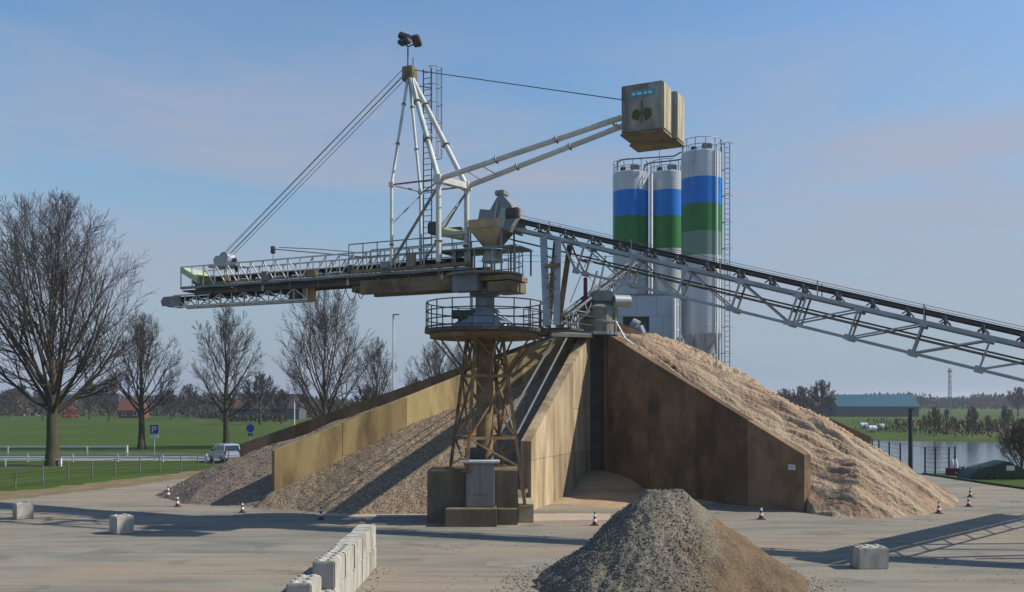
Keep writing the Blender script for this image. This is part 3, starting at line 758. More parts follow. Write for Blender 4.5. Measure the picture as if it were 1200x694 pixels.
# --- lattice tower
col = MB().cyl((T0.x, T0.y, 2.5), (T0.x, T0.y, 9.1), 0.42, 0.42, 18).build('tower_column', 'rust', crane, smooth=True)
def hw(z): return lerp(1.36, 0.68, (z-2.6)/6.6)
ca, sa = math.cos(R(20)), math.sin(R(20))
def leg_pt(i, z):
    x, y = ((-1,-1), (1,-1), (1,1), (-1,1))[i]; h = hw(z)
    return Vector((T0.x + (x*ca - y*sa)*h, T0.y + (x*sa + y*ca)*h, z))
for i in range(4):
    bar(crane, 'tower_leg', leg_pt(i, 0.75 if i == 1 else 2.5), leg_pt(i, 9.1), 0.17, 'rust')
    MB().box(leg_pt(i, 0.80 if i == 1 else 2.58), (0.5, 0.5, 0.06)).build('foot_plate', 'rust', crane)
lv = [2.7, 4.12, 7.15, 9.05]
for k, z in enumerate(lv):
    for i in range(4):
        if 0 < k < 3:
            bar(crane, 'ring_beam', leg_pt(i, z), leg_pt((i+1) % 4, z), 0.13, 'rust')
        if k < 3:
            if k:
                bar(crane, 'diagonal_brace', leg_pt(i, z), leg_pt((i+1) % 4, lv[k+1]), 0.09, 'rust')
            bar(crane, 'diagonal_brace', leg_pt((i+1) % 4, z), leg_pt(i, lv[k+1]), 0.09, 'rust')
# --- round deck
deck = MB().lathe((T0.x, T0.y, 0), [(2.75, 9.22), (2.98, 9.26), (2.98, 9.44), (0.5, 9.46)], 28).build('deck', 'darksteel', crane)
MB().lathe((T0.x, T0.y, 0), [(0.5, 9.0), (2.72, 9.0), (2.72, 9.21), (0.5, 9.21)], 28).build('deck_ring_beam', 'rust', crane)
for i in range(8):
    a = 2*math.pi*i/8 + 0.25
    v = Vector((math.cos(a), math.sin(a), 0))
    bar(crane, 'deck_strut', T0 + v*2.6 + UP*9.0, T0 + v*1.05 + UP*7.2, 0.07, 'rust')
NP = 18
def ring(r, z, n=NP): return [T0 + Vector((r*math.cos(2*math.pi*i/n), r*math.sin(2*math.pi*i/n), z)) for i in range(n)]
for i, p in enumerate(ring(2.9, 9.44)):
    bar(deck, 'railing_post', p, p + UP*1.32, 0.055, 'darksteel')
for z in (9.9, 10.33, 10.76):
    MB().tube(ring(2.9, z), 0.03, 6, True).build('handrail', 'darksteel', deck)
MB().tube(ring(2.93, 9.53), 0.05, 4, True).build('kick_board', 'darksteel', deck)
MB().lathe(T0, [(1.75, 9.45), (1.7, 9.6), (0.72, 10.35), (0.62, 10.5)], 24).build('slewing_cone', 'galv', crane, smooth=True)
MB().lathe(T0, [(0.46, 10.4), (0.46, 11.1), (0.75, 11.15), (0.75, 11.45), (0.46, 11.5), (0.46, 12.3)], 20).build('slewing_column', 'steel', crane, smooth=True)
MB().cyl(T0 + Vector((-1.6, -0.6, 10.15)), T0 + Vector((-0.5, -0.6, 10.15)), 0.22, 0.22, 14).build('slewing_motor', 'darksteel', crane, smooth=True)
MB().box(T0 + Vector((-0.9, -0.7, 9.75)), (0.7, 0.5, 0.5)).build('gearbox', 'darksteel', crane, bevel=0.03)
# --- turntable above
rot_b = Matrix.Rotation(math.atan2(AX.y, AX.x), 3, 'Z')
def bbox(t0, t1, s0, s1, z0, z1):
    return MB().box(B((t0+t1)/2, (s0+s1)/2, (z0+z1)/2), (abs(t1-t0), abs(s1-s0), abs(z1-z0)), rot_b)
bbox(-0.25, 1.15, -1.25, -0.55, 11.25, 12.15).build('machine_house', 'bluegrey', crane, bevel=0.03)
bbox(-1.9, 1.4, -1.0, 1.0, 11.75, 12.0).build('turntable', 'girder', crane, bevel=0.02)
bbox(-1.85, -0.6, -0.9, 0.9, 11.2, 11.7).build('turntable_box', 'girder', crane, bevel=0.02)
TP = MB().lathe((T0.x, T0.y, 0), [(1.9, 12.05), (1.95, 12.14), (0.3, 12.16)], 20).build('upper_deck', 'steel', crane)
for i, p in enumerate(ring(1.88, 12.1, 14)):
    if p.x > T0.x - 0.2:
        bar(TP, 'railing_post', p, p + UP*1.1, 0.05, 'galv')
MB().tube([p for p in ring(1.88, 13.2, 28) if p.x > T0.x - 0.3 and p.y <= T0.y + 1.2][::1], 0.028).build('handrail', 'galv', TP) if False else None
hp = sorted([(math.atan2(p.y-T0.y, p.x-T0.x), p) for p in ring(1.88, 0, 36) if p.x > T0.x - 0.25], key=lambda q: q[0])
for z in (12.65, 13.18):
    MB().tube([q[1] + UP*z for q in hp], 0.028).build('handrail', 'galv', TP)
# --- boom
ZT, ZM, ZB = 13.62, 12.95, 12.42
tA, tE = 0.4, bt(212, -0.85)
boom = bbox(tA, tE, -0.72, 0.72, 12.22, 12.30).build('boom_floor', 'darksteel', crane)
for s in (-0.85, 0.85):
    bar(boom, 'bottom_chord', B(tA, s, ZB), B(tE, s, ZB), 0.12, 'steel', 0.15)
    bar(boom, 'kick_board', B(tA, s*1.02, ZB+0.16), B(tE-2.4, s*1.02, ZB+0.16), 0.02, 'girder', 0.12)
    bar(boom, 'top_chord', B(tA, s, ZT), B(tE, s, ZT), 0.07, 'paint')
    bar(boom, 'middle_rail', B(3.2, s, ZM), B(tE-2.2, s, ZM), 0.05, 'paint')
    nb = 22
    for i in range(nb+1):
        t = lerp(tA, tE, i/nb)
        bar(boom, 'boom_post', B(t, s, ZB), B(t, s, ZT), 0.055, 'paint')
        if i < nb and 3 < i < 20:
            bar(boom, 'boom_diagonal', B(t, s, ZB if i > 11 else ZT), B(lerp(tA, tE, (i+1)/nb), s, ZT if i > 11 else ZB), 0.055, 'paint')
bbox(1.0, tE-1.6, -0.55, 0.55, 12.95, 13.03).build('belt', 'rubber', boom)
bbox(1.0, tE-1.6, -0.5, 0.5, 12.50, 12.54).build('return_belt', 'rubber', boom)
for i in range(12):
    t = 2 + i*(tE-5)/11
    rod(boom, 'idler', B(t, -0.6, 12.88), B(t, 0.6, 12.88), 0.12, 'steel')
for s in (-0.62, 0.62):
    bbox(0.6, bt(432), s-0.16, s+0.16, 11.45, 12.18).build('girder', 'girder', boom, bevel=0.02)
    bbox(bt(432)+0.02, tE-0.9, s-0.12, s+0.12, 12.00, 12.20).build('girder', 'darksteel', boom)
# gussets where the girder steps up
bbox(bt(432), bt(418), -0.5, 0.5, 11.62, 12.0).build('trolley_bracket', 'girder', boom, bevel=0.05)
# boom head
bbox(tE-2.3, tE-0.9, -0.7, 0.7, 12.32, 13.05).build('head_box', 'girder', boom, bevel=0.03)
MB().cyl(B(tE-0.9, -0.6, 12.9), B(tE-0.9, 0.6, 12.9), 0.30, 0.30, 16).build('head_drum', 'darksteel', boom, smooth=True)
p0, p1 = BP(211, 315, -0.9), BP(231, 330, -0.9)
MB().hexa([p0+UP*0.12, p0-UP*0.20, p1-UP*0.12, p1+UP*0.30] + [q + NX*1.8 for q in (p0+UP*0.12, p0-UP*0.20, p1-UP*0.12, p1+UP*0.30)]).build('head_chute', 'winch', boom, bevel=0.02)
# upper service deck with railing towards the mast
zd = 13.75
for s in (-1.0, 1.0):
    bar(boom, 'deck_beam', B(0.2, s, 12.62), B(bt(425), s, 12.62), 0.10, 'girder', 0.16)
    for t in np.linspace(0.4, bt(422), 9):
        bar(boom, 'railing_post', B(t, s, 12.65), B(t, s, 14.05), 0.05, 'steel')
    for z in (13.35, 14.05):
        bar(boom, 'handrail', B(0.4, s, z), B(bt(422), s, z), 0.05, 'steel')
for t, s, w, h, z, m in ((5.2, -0.95, 0.5, 0.55, 12.75, 'bluegrey'), (7.4, -0.92, 0.35, 0.4, 12.8, 'darksteel'), (9.9, -0.95, 0.6, 0.35, 12.72, 'girder'), (13.1, -0.93, 0.4, 0.5, 12.75, 'steel'), (15.8, -0.92, 0.3, 0.35, 12.8, 'hopper'), (3.6, -1.05, 0.45, 0.7, 13.0, 'cabinet')):
    bbox(t-w/2, t+w/2, s-0.10, s+0.10, z-h/2, z+h/2).build('junction_box', m, boom, bevel=0.02)
for z, s in ((12.33, -0.93), (12.27, -0.96)):
    pts = [B(t, s, z + 0.025*math.sin(t*2.1 + z*40)) for t in np.linspace(1.0, tE-1.5, 28)]
    MB().tube(pts, 0.022, 5).build('power_cable', 'black', boom)
for i in range(9):
    t = 2.0 + i*1.9
    bbox(t-0.06, t+0.06, -0.80, -0.74, 11.98, 12.36).build('stiffener', 'rust' if i % 3 else 'paint', boom)
# loops of cable under the boom
for x0, x1, y in ((391, 405, 352), (405, 419, 352), (419, 427, 350)):
    a, b_ = BP(x0, 339, -0.6), BP(x1, 339, -0.6)
    lo = BP((x0+x1)/2, y, -0.6)
    pts = [a*(1-k)**2 + (lo*2 - (a+b_)/2)*2*k*(1-k) + b_*k**2 for k in np.linspace(0, 1, 9)]
    MB().tube(pts, 0.022, 5).build('hanging_cable', 'black', boom)
# small davit over the boom
pj = BP(320, 292, 0.3)
dv = bar(boom, 'davit_arm', pj, BP(434, 302, 0.3), 0.05, 'steel')
bar(boom, 'davit_stay', BP(327, 290, 0.3), BP(372, 292, 0.3), 0.04, 'steel')
bar(boom, 'davit_stay', BP(372, 292, 0.3), BP(430, 297, 0.3), 0.04, 'steel')
MB().box(pj - UP*0.05, (0.22, 0.22, 0.42), rot_b).build('hoist_block', 'darksteel', boom, bevel=0.03)
rod(boom, 'hoist_rope', pj - UP*0.2, pj - UP*0.95, 0.03, 'black')
bar(boom, 'davit_post', BP(434, 318, 0.3), BP(434, 296, 0.3), 0.07, 'steel')
# sheaves
sh = BP(266, 303, 0)
MB().cyl(sh - NX*0.30, sh + NX*0.30, 0.34, 0.34, 18).build('rope_sheave', 'galv', boom, smooth=True)
MB().cyl(BP(258, 306, 0) - NX*0.25, BP(258, 306, 0) + NX*0.25, 0.28, 0.28, 18).build('rope_sheave', 'galv', boom, smooth=True)
bbox(bt(283), bt(250), -0.45, 0.45, 13.55, 13.75).build('sheave_bracket', 'galv', boom, bevel=0.03)
bar(boom, 'sheave_post', BP(275, 303, 0.2), BP(278, 318, 0.2), 0.2, 'darksteel')
# --- shuttle conveyor hung under the boom
shut = bbox(bt(196, -0.5), bt(360, -0.5), -0.42, 0.42, 11.94, 11.99).build('shuttle_belt', 'rubber', crane)
bbox(bt(196, -0.5), bt(352, -0.5), -0.40, 0.40, 11.44, 11.48).build('shuttle_return_belt', 'rubber', shut)
for s in (-0.52, 0.52):
    ta, tb_ = bt(204, -0.5), bt(360, -0.5)
    for z in (11.40, 12.06):
        bar(shut, 'shuttle_chord', B(ta, s, z), B(tb_, s, z), 0.08, 'paint')
    for i in range(12):
        t = lerp(ta, tb_, i/11)
        bar(shut, 'shuttle_post', B(t, s, 11.42), B(t, s, 12.04), 0.05, 'paint')
        if i < 11:
            bar(shut, 'shuttle_diagonal', B(t, s, 11.42 if i % 2 else 12.04), B(lerp(ta, tb_, (i+1)/11), s, 12.04 if i % 2 else 11.42), 0.05, 'paint')
    for x in (250, 290, 335):
        bar(shut, 'hanger', B(bt(x), s, 12.04), B(bt(x), s, 12.16), 0.16, 'darksteel')
for i in range(9):
    t = lerp(bt(210, -0.5), bt(345, -0.5), i/8)
    rod(shut, 'idler', B(t, -0.45, 11.84), B(t, 0.45, 11.84), 0.14, 'steel')
td = bt(197, -0.5)
MB().cyl(B(td, -0.48, 11.72), B(td, 0.48, 11.72), 0.30, 0.30, 18).build('shuttle_drum', 'rubber', shut, smooth=True)
MB().extrude([B(bt(189, -0.5), -0.56, 11.76), B(bt(191, -0.5), -0.56, 11.48), B(bt(212, -0.5), -0.56, 11.42), B(bt(212, -0.5), -0.56, 12.04), B(bt(192, -0.5), -0.56, 12.02)], NX*0.06).build('drum_guard', 'steel', shut)
bbox(bt(354, -0.5), bt(361, -0.5), -0.50, 0.20, 11.34, 12.14).build('end_box', 'hopper', shut, bevel=0.02)
bbox(bt(338, -0.5), bt(350, -0.5), -0.5, 0.5, 11.46, 11.94).build('drive_box', 'darksteel', shut, bevel=0.03)
# --- mast
ap = BP(479, 84, 0)
zr = 16.55
LA, LB, LC, LD = (Vector((-5.92, 46.15, zr)), Vector((-3.52, 45.0, zr)), Vector((-2.25, 46.55, zr)), Vector((-4.65, 47.7, zr)))
zb_ = 12.6
mast = MB().box(ap + Vector((0.05, 0, -0.15)), (0.62, 0.6, 0.75), rot_b).build('mast_head', 'girder', crane, bevel=0.05)
for v, d, nm in ((LA, 0.15, 'mast_leg'), (LB, 0.26, 'mast_leg'), (LC, 0.26, 'mast_leg'), (LD, 0.15, 'mast_leg')):
    rod(crane, nm, v, ap + (v-ap).normalized()*0.25, d, 'paint')
    bt_ = Vector((v.x, v.y, zb_))
    rod(crane, 'mast_leg_lower', bt_, v + UP*0.05, d, 'paint')
    MB().box(v, (d*1.5, d*1.5, d*1.6), rot_b).build('mast_joint', 'paint', crane, bevel=0.02)
for a, b_, d in ((LA, LB, 0.09), (LA, LD, 0.09), (LD, LC, 0.09)):
    rod(crane, 'mast_tie', a, b_, d, 'steel')
bar(crane, 'mast_beam', LB, LC, 0.34, 'paint', 0.30)
def dn(v, z): return Vector((v.x, v.y, z))
rod(crane, 'mast_brace', LB - UP*0.3, dn(LA, 12.7), 0.15, 'steel')
rod(crane, 'mast_brace', LC - UP*0.3, dn(LB, 14.1), 0.12, 'steel')
rod(crane, 'mast_brace', LC - UP*0.25, dn(LD, 12.7), 0.10, 'steel')
rod(crane, 'mast_brace', LD - UP*0.2, dn(LA, 14.6), 0.07, 'steel')
rod(crane, 'mast_brace', LB - UP*0.1, LD - UP*0.1, 0.07, 'steel')
for v, d in ((LA, 0.15), (LB, 0.26), (LC, 0.26), (LD, 0.15)):
    for f in (0.35, 0.70):
        q = lerp(v, ap, f); dq = (ap-v).normalized()*0.03
        rod(crane, 'flange', q-dq, q+dq, d*1.55, 'steel')
    q = dn(v, 13.6)
    rod(crane, 'flange', q-UP*0.03, q+UP*0.03, d*1.55, 'steel')
# winch on its small deck
wz = BP(515, 271, -0.3); we = BP(545, 277, -0.3)
MB().cyl(wz, we, 0.24, 0.24, 16).build('winch_drum', 'winch', crane, smooth=True)
MB().box(wz + Vector((-0.2, 0.1, 0.15)), (0.6, 0.7, 0.6), rot_b).build('winch_motor', 'darksteel', crane, bevel=0.06)
MB().box((wz+we)/2 + Vector((0.1, 0.5, 0.25)), (0.9, 0.3, 0.3), rot_b).build('winch_gearbox', 'darksteel', crane, bevel=0.05)
bbox(-2.2, 2.2, -1.0, 1.0, 13.30, 13.38).build('winch_deck', 'steel', crane)
for t in (-2.1, -1.0, 0.1, 1.2, 2.1):
    for s in (-0.9, 0.9):
        bar(crane, 'deck_post', B(t, s, 12.1), B(t, s, 13.3), 0.09, 'steel')
# ladder with safety cage
lx = BP(501, 190, 1.0); lz0, lz1 = 12.7, 23.3
rl, rr_ = lx - AX*(-0.25), lx - AX*0.25
ladder = bar(crane, 'ladder_rail', dn(rl, lz0), dn(rl, lz1), 0.055, 'darksteel')
bar(crane, 'ladder_rail', dn(rr_, lz0), dn(rr_, lz1), 0.055, 'darksteel')
for i in range(35):
    z = lz0 + 0.2 + i*0.3
    bar(crane, 'ladder_rung', dn(rl, z), dn(rr_, z), 0.03, 'darksteel')
for i in range(6):
    z = 18.6 + i*0.93
    a0 = math.atan2(-AX.y, -AX.x)
    cc = lx - AX*0.42
    pts = [Vector((cc.x + 0.40*math.cos(a0+k), cc.y + 0.40*math.sin(a0+k), z)) for k in np.linspace(-1.9, 1.9, 10)]
    MB().tube(pts, 0.022, 5).build('cage_hoop', 'galv', crane)
for k in (-1.6, -0.8, 0, 0.8, 1.6):
    p = Vector((cc.x + 0.40*math.cos(a0+k), cc.y + 0.40*math.sin(a0+k), 0))
    bar(crane, 'cage_strip', dn(p, 18.6), dn(p, 23.25), 0.03, 'galv')
bar(crane, 'ladder_bracket', dn(ap, 22.25), dn(rr_, 22.25), 0.05, 'darksteel')
bar(crane, 'ladder_bracket', dn(ap, 19.8) + Vector((0.6, 0, 0)), dn(rr_, 19.8), 0.06, 'galv')
# boom suspension ropes
for s, dz in ((-0.30, 0.05), (-0.12, 0.13), (0.04, -0.08), (0.18, 0.02), (0.32, -0.14)):
    rod(crane, 'suspension_rope', sh + NX*s + UP*(0.2 + dz*0.6), ap + NX*s*0.7 - AX*(-0.25) + UP*(dz*1.4), 0.032, 'steel')
# floodlights
fp = BP(478, 76, 0)
rod(crane, 'lamp_pole', fp - UP*0.2, BP(478, 56, 0), 0.07, 'darksteel')
for x, y, tilt, yaw in ((474, 43, 12, 20), (474, 49, -8, -25), (488, 48, 38, 70)):
    c = BP(x, y, 0)
    Rm = Matrix.Rotation(R(yaw), 3, 'Z') @ Matrix.Rotation(R(tilt), 3, 'Y')
    fl = MB().box(c, (0.62, 0.42, 0.24), Rm).build('floodlight', 'darksteel', crane, bevel=0.04)
    MB().box(c + Rm @ Vector((0, -0.215, 0)), (0.50, 0.012, 0.17), Rm).build('lens', 'glass', fl)
    bar(fl, 'lamp_bracket', c - UP*0.1, BP(478, 55, 0), 0.05, 'darksteel')
rod(crane, 'antenna', BP(484, 80, 0), BP(484, 68, 0), 0.05, 'darksteel')
# counterweight arms and blocks
def BPs(x, y, s): return BP(x, y, s)
e1, e2 = BP(728, 138, -0.85), BP(734, 146, 0.85)
rod(crane, 'counterweight_arm', LB, e1, 0.27, 'paint')
rod(crane, 'counterweight_arm', LC, e2, 0.27, 'paint')
for a_, b2_ in ((LB, e1), (LC, e2)):
    for f in (0.33, 0.66):
        q = lerp(a_, b2_, f); dq = (b2_-a_).normalized()*0.035
        rod(crane, 'flange', q-dq, q+dq, 0.40, 'steel')
rod(crane, 'arm_cross_tie', lerp(LB, e1, 0.24), lerp(LC, e2, 0.20), 0.06, 'steel')
rod(crane, 'arm_cross_tie', lerp(LB, e1, 0.95), lerp(LC, e2, 0.95), 0.2, 'paint')
rod(crane, 'arm_knuckle', lerp(LB, e1, 0.155) , lerp(LC, e2, 0.10), 0.05, 'steel')
for nm, s0, s1, z0, z1 in (('counterweight', -1.55, -0.35, 17.80, 19.92), ('counterweight', 0.40, 1.60, 17.85, 20.02)):
    ta, tb_ = bt(728, -1.55), bt(777, -1.55)
    if s0 > 0: ta += 0.25; tb_ -= 0.05
    k = bbox(ta, tb_, s0, s1, z0, z1).build(nm, 'cw', crane, bevel=0.04)
    bbox(tb_-0.012, tb_-0.03, s0+0.06, s1-0.06, z0+0.06, z1-0.06).build('sunlit_end', 'cw_lit', k)  # thin paler sheet that paints the sunlit end of the block
    bbox(ta+0.03, tb_-0.03, s0-0.03, s1+0.03, z0-0.10, z0-0.012).build('carrier_frame', 'girder', k)
    if s0 < 0:
        bbox(lerp(ta, tb_, 0.22), lerp(ta, tb_, 0.80), s0-0.025, s0-0.004, z1-0.58, z1-0.30).build('name_plate', 'cyan', k)
        for f, w in ((0.28, 0.06), (0.40, 0.10), (0.55, 0.07), (0.66, 0.08)):
            bbox(lerp(ta, tb_, f), lerp(ta, tb_, f+w), s0-0.036, s0-0.027, z1-0.50, z1-0.40).build('plate_print', 'white', k)
        # faded painted emblem: an upright line between two leaf shapes
        zc = (z0+z1)/2 - 0.15
        bbox(lerp(ta, tb_, 0.48), lerp(ta, tb_, 0.505), s0-0.02, s0-0.004, zc-0.55, zc+0.45).build('emblem_line', 'darksteel', k)
        for f0 in (0.36, 0.63):
            pts = []
            for i in range(18):
                an_ = 2*math.pi*i/18; kk = 0.75 + 0.55*(vn(math.cos(an_)*2 + f0*9, math.sin(an_)*2, 3) + 0.5)*(1 if i % 2 else 0.7)
                pts.append(B(lerp(ta, tb_, f0 + 0.10*kk*math.cos(an_)), s0-0.018, zc - 0.16 + 0.26*kk*math.sin(an_)))
            MB().extrude(pts, NX*0.012).build('emblem_leaf', 'field', k)
    q = B((ta+tb_)/2, (s0+s1)/2, z1)
    MB().tube([q + AX*x + UP*z for x, z in ((-0.15, 0), (-0.12, 0.14), (0.12, 0.14), (0.15, 0))], 0.03, 5).build('lifting_eye', 'darksteel', k)
rod(crane, 'backstay_rope', ap + UP*0.12, BP(729, 117, -0.9), 0.045, 'black')

# ================================================================== FEED CONVEYOR
H0 = Vector((-0.6, 46.5, 0)); CA = -AX
CS = -0.2858
def Cv(t, s, dz=0.0):
    p = H0 + CA*t + NX*s
    p.z = 15.14 + CS*t + dz
    return p
def ct(x):
    u = (x-CX)/F
    return (u*H0.y - H0.x)/(CA.x - u*CA.y)
conv = thing('belt_conveyor', Cv(12, 0) * Vector((1, 1, 0)) if False else Vector((10.2, 41.2, 0)), 'long galvanised lattice belt conveyor rising from the right to the crane hopper', 'conveyor')
TN = 30.0
def strip(t0, t1, s, z0, z1):
    return MB().hexa([Cv(t0, -s, z0), Cv(t1, -s, z0), Cv(t1, s, z0), Cv(t0, s, z0), Cv(t0, -s, z1), Cv(t1, -s, z1), Cv(t1, s, z1), Cv(t0, s, z1)])
belt = strip(0.1, TN, 0.46, -0.06, 0.0).build('carrying_belt', 'rubber', conv)
strip(0.6, TN, 0.40, -1.12, -1.08).build('return_belt', 'rubber', conv)
for s in (-0.62, 0.62):
    bar(conv, 'top_chord', Cv(0.4, s, -0.55), Cv(TN, s, -0.55), 0.09, 'galv', 0.16)
    bar(conv, 'belt_edge_rail', Cv(0.6, s*0.84, -0.16), Cv(TN, s*0.84, -0.12), 0.05, 'darksteel', 0.09)
    rod(conv, 'pull_cord', Cv(0.4, s*1.05, 0.14), Cv(TN, s*1.05, 0.14), 0.022, 'darksteel')
ni = 21
for i in range(ni):
    t = 1.0 + i*1.36
    sup = bar(conv, 'idler_frame', Cv(t, -0.60, -0.40), Cv(t, 0.60, -0.40), 0.10, 'darksteel', 0.07)
    for s in (-0.58, 0.58):
        bar(conv, 'idler_bracket', Cv(t, s, -0.44), Cv(t, s, -0.10), 0.07, 'darksteel', 0.05)
        bar(conv, 'idler_bracket', Cv(t-0.22, s, -0.42), Cv(t, s, -0.22), 0.05, 'darksteel', 0.05)
        bar(conv, 'idler_bracket', Cv(t+0.22, s, -0.42), Cv(t, s, -0.22), 0.05, 'steel', 0.05)
        rod(conv, 'idler_roller', Cv(t, s*1.02, -0.14), Cv(t, s*0.30, -0.24), 0.13, 'galv')
    if i % 3 == 1:
        for s in (-0.65, 0.65):
            bar(conv, 'cord_post', Cv(t+0.6, s, -0.5), Cv(t+0.6, s, 0.18), 0.04, 'galv')
# underslung truss, posts square to the belt
t_first = ct(690)
BO = -2.0
def low(t, s, dz=0.0):            # bottom node that belongs to top node t: offset square to the slope
    return Cv(t - 0.40, s, BO + 0.11 + dz)
nodes = [t_first + i*2.42 for i in range(10)]
spl = 4
for s in (-0.58, 0.58):
    for a, b_ in zip(nodes[:-1], nodes[1:]):
        bar(conv, 'bottom_chord', low(a, s), low(b_, s), 0.08, 'galv', 0.09)
    bar(conv, 'bottom_chord', Cv(ct(664), s, -0.65), low(nodes[0], s), 0.09, 'galv')
    bar(conv, 'cable_tray', Cv(nodes[0], s*1.05, -1.25), Cv(TN, s*1.05, -1.25), 0.03, 'darksteel', 0.05)
    for i, t in enumerate(nodes):
        bar(conv, 'truss_post', low(t, s), Cv(t, s, -0.6), 0.085, 'galv')
        if i == spl:
            bar(conv, 'truss_post', low(t+0.35, s), Cv(t+0.35, s, -0.6), 0.085, 'galv')
        if i < len(nodes)-1:
            t2 = nodes[i+1]
            if i >= spl:
                bar(conv, 'truss_diagonal', low(t, s), Cv(t2, s, -0.62), 0.065, 'galv')
            else:
                bar(conv, 'truss_diagonal', Cv(t, s, -0.62), low(t2, s), 0.065, 'galv')
for i, t in enumerate(nodes):
    bar(conv, 'cross_tie', low(t, -0.58), low(t, 0.58), 0.07, 'galv')
    bar(conv, 'cross_tie', Cv(t-0.25, -0.62, -1.3), Cv(t-0.25, 0.62, -1.3), 0.09, 'rust')
    if i < len(nodes)-1:
        bar(conv, 'wind_brace', low(t, -0.58), low(nodes[i+1], 0.58), 0.05, 'galv')
for i, t in enumerate(nodes):
    for s in (-0.63, 0.63):
        for c_ in (low(t, s), Cv(t, s*1.06, -0.62)):
            bar(conv, 'gusset_plate', c_ - CA*0.17 + UP*0.05, c_ + CA*0.17 - UP*0.05, 0.02, 'galv', 0.24)
# support trestle beside the crane deck
pz = 9.5
for (xt, xb, s, w) in ((643, 641, -0.62, 0.34), (660, 652, -0.62, 0.30), (646, 642, 0.62, 0.30), (662, 654, 0.62, 0.26)):
    bar(conv, 'trestle_leg', BP(xb, 300, s+0.0) * Vector((1, 1, 0)) + UP*pz, Cv(ct(xt), s, -0.66), w, 'galv' if s < 0 else 'rust', w*0.7)
l0, l1 = BP(641, 300, -0.62), BP(652, 300, -0.62)
for i in range(7):
    z = pz + 0.25 + i*0.5
    bar(conv, 'trestle_rung', dn(l0, z), dn(lerp(l0, BP(654, 300, 0.62), 1), z), 0.05, 'steel')
    if i < 6:
        bar(conv, 'trestle_brace', dn(l0, z), dn(l1, z+0.5), 0.045, 'steel')
bar(conv, 'trestle_beam', dn(l0, 12.3) - CA*0.1, dn(l1, 12.3) + CA*0.2, 0.12, 'rust', 0.16)
# far trestle beyond the right edge of the picture
for s in (-0.6, 0.6):
    for k in (-1, 1):
        bar(conv, 'trestle_leg', Cv(26.5 + k*1.0, s*2.2, 0) * Vector((1, 1, 0)), Cv(26.5 + k*0.4, s, -1.9), 0.2, 'galv')
# head chute and hopper at the crane
head = MB().extrude([BP(x, y, -0.75) for x, y in ((559, 262), (562, 245), (574, 246), (582, 231), (588, 228), (599, 240), (603, 252), (597, 272), (589, 268))], NX*1.5).build('head_chute', 'bluegrey', conv, bevel=0.02)
MB().extrude([BP(x, y, -0.79) for x, y in ((588, 243), (596, 244), (590, 266), (582, 265))], NX*0.05).build('inspection_door', 'galv', head)
bar(head, 'rib', BP(583, 236, -0.8), BP(578, 265, -0.8), 0.09, 'galv')
MB().box(BP(588, 227, 0), (0.5, 0.6, 0.25), rot_b).build('dust_cap', 'steel', head, bevel=0.04)
MB().box(BP(601, 250, -0.7), (0.7, 0.35, 0.5), rot_b).build('drive_motor', 'darksteel', head, bevel=0.06)
bar(head, 'rail', BP(605, 246, -0.7), BP(597, 246, -0.7), 0.05, 'galv')
hop = thing('feed_hopper', (T0.x, T0.y, 12.2), 'rust streaked ochre hopper under the conveyor head on the crane', 'hopper')
hx = BP(577, 268, 0)
def frus(c, z0, z1, a0, b0, a1, b1):
    def q(a, b_, z): return [Vector((c.x, c.y, z)) + rot_b @ Vector((sx_*a, sy_*b_, 0)) for sx_, sy_ in ((-1,-1),(1,-1),(1,1),(-1,1))]
    return MB().hexa(q(a0, b0, z0) + q(a1, b1, z1))
frus(hx, 13.45, 14.35, 0.32, 0.32, 0.92, 0.80).build('funnel', 'hopper', hop, bevel=0.02)
frus(hx, 14.36, 14.78, 0.90, 0.78, 0.94, 0.82).build('collar', 'hopper', hop, bevel=0.02)
frus(hx, 12.75, 13.44, 0.42, 0.42, 0.26, 0.26).build('spout', 'paint', hop, bevel=0.02)
for i in range(4):
    sx_, sy_ = ((-1,-1),(1,-1),(1,1),(-1,1))[i]
    p = Vector((hx.x, hx.y, 0)) + rot_b @ Vector((sx_*0.85, sy_*0.7, 0))
    bar(hop, 'hopper_leg', dn(p, 12.16), dn(p, 14.3), 0.09, 'steel')

# second conveyor that crosses under the first beyond the right edge; its shadow lies across the yard
f2 = thing('belt_conveyor', (28, 41, 0), 'second belt conveyor beyond the right edge, seen by its shadow on the yard', 'conveyor')
qa, qb = Vector((20.5, 34.6, 8.3)), Vector((36.5, 48.5, 9.3))
fd = (qb-qa).normalized(); fn = Vector((-fd.y, fd.x, 0)).normalized()
MB().hexa([qa-fn*0.65-UP*0.1, qb-fn*0.65-UP*0.1, qb+fn*0.65-UP*0.1, qa+fn*0.65-UP*0.1, qa-fn*0.65, qb-fn*0.65, qb+fn*0.65, qa+fn*0.65]).build('carrying_belt', 'rubber', f2)
for s in (-0.8, 0.8):
    bar(f2, 'top_chord', qa+fn*s-UP*0.2, qb+fn*s-UP*0.2, 0.12, 'galv', 0.3)
    bar(f2, 'bottom_chord', qa+fn*s-UP*1.5, qb+fn*s-UP*1.5, 0.10, 'galv')
    for i in range(10):
        a = lerp(qa, qb, i/9) + fn*s
        bar(f2, 'truss_post', a-UP*1.5, a-UP*0.3, 0.08, 'galv')
        if i < 9:
            bar(f2, 'truss_diagonal', a-UP*1.5, lerp(qa, qb, (i+1)/9) + fn*s - UP*0.3, 0.07, 'galv')
    for k in (0.25, 0.85):
        a = lerp(qa, qb, k) + fn*s
        bar(f2, 'trestle_leg', Vector((a.x, a.y, 0)) + fn*s*0.8, a-UP*1.5, 0.2, 'galv')

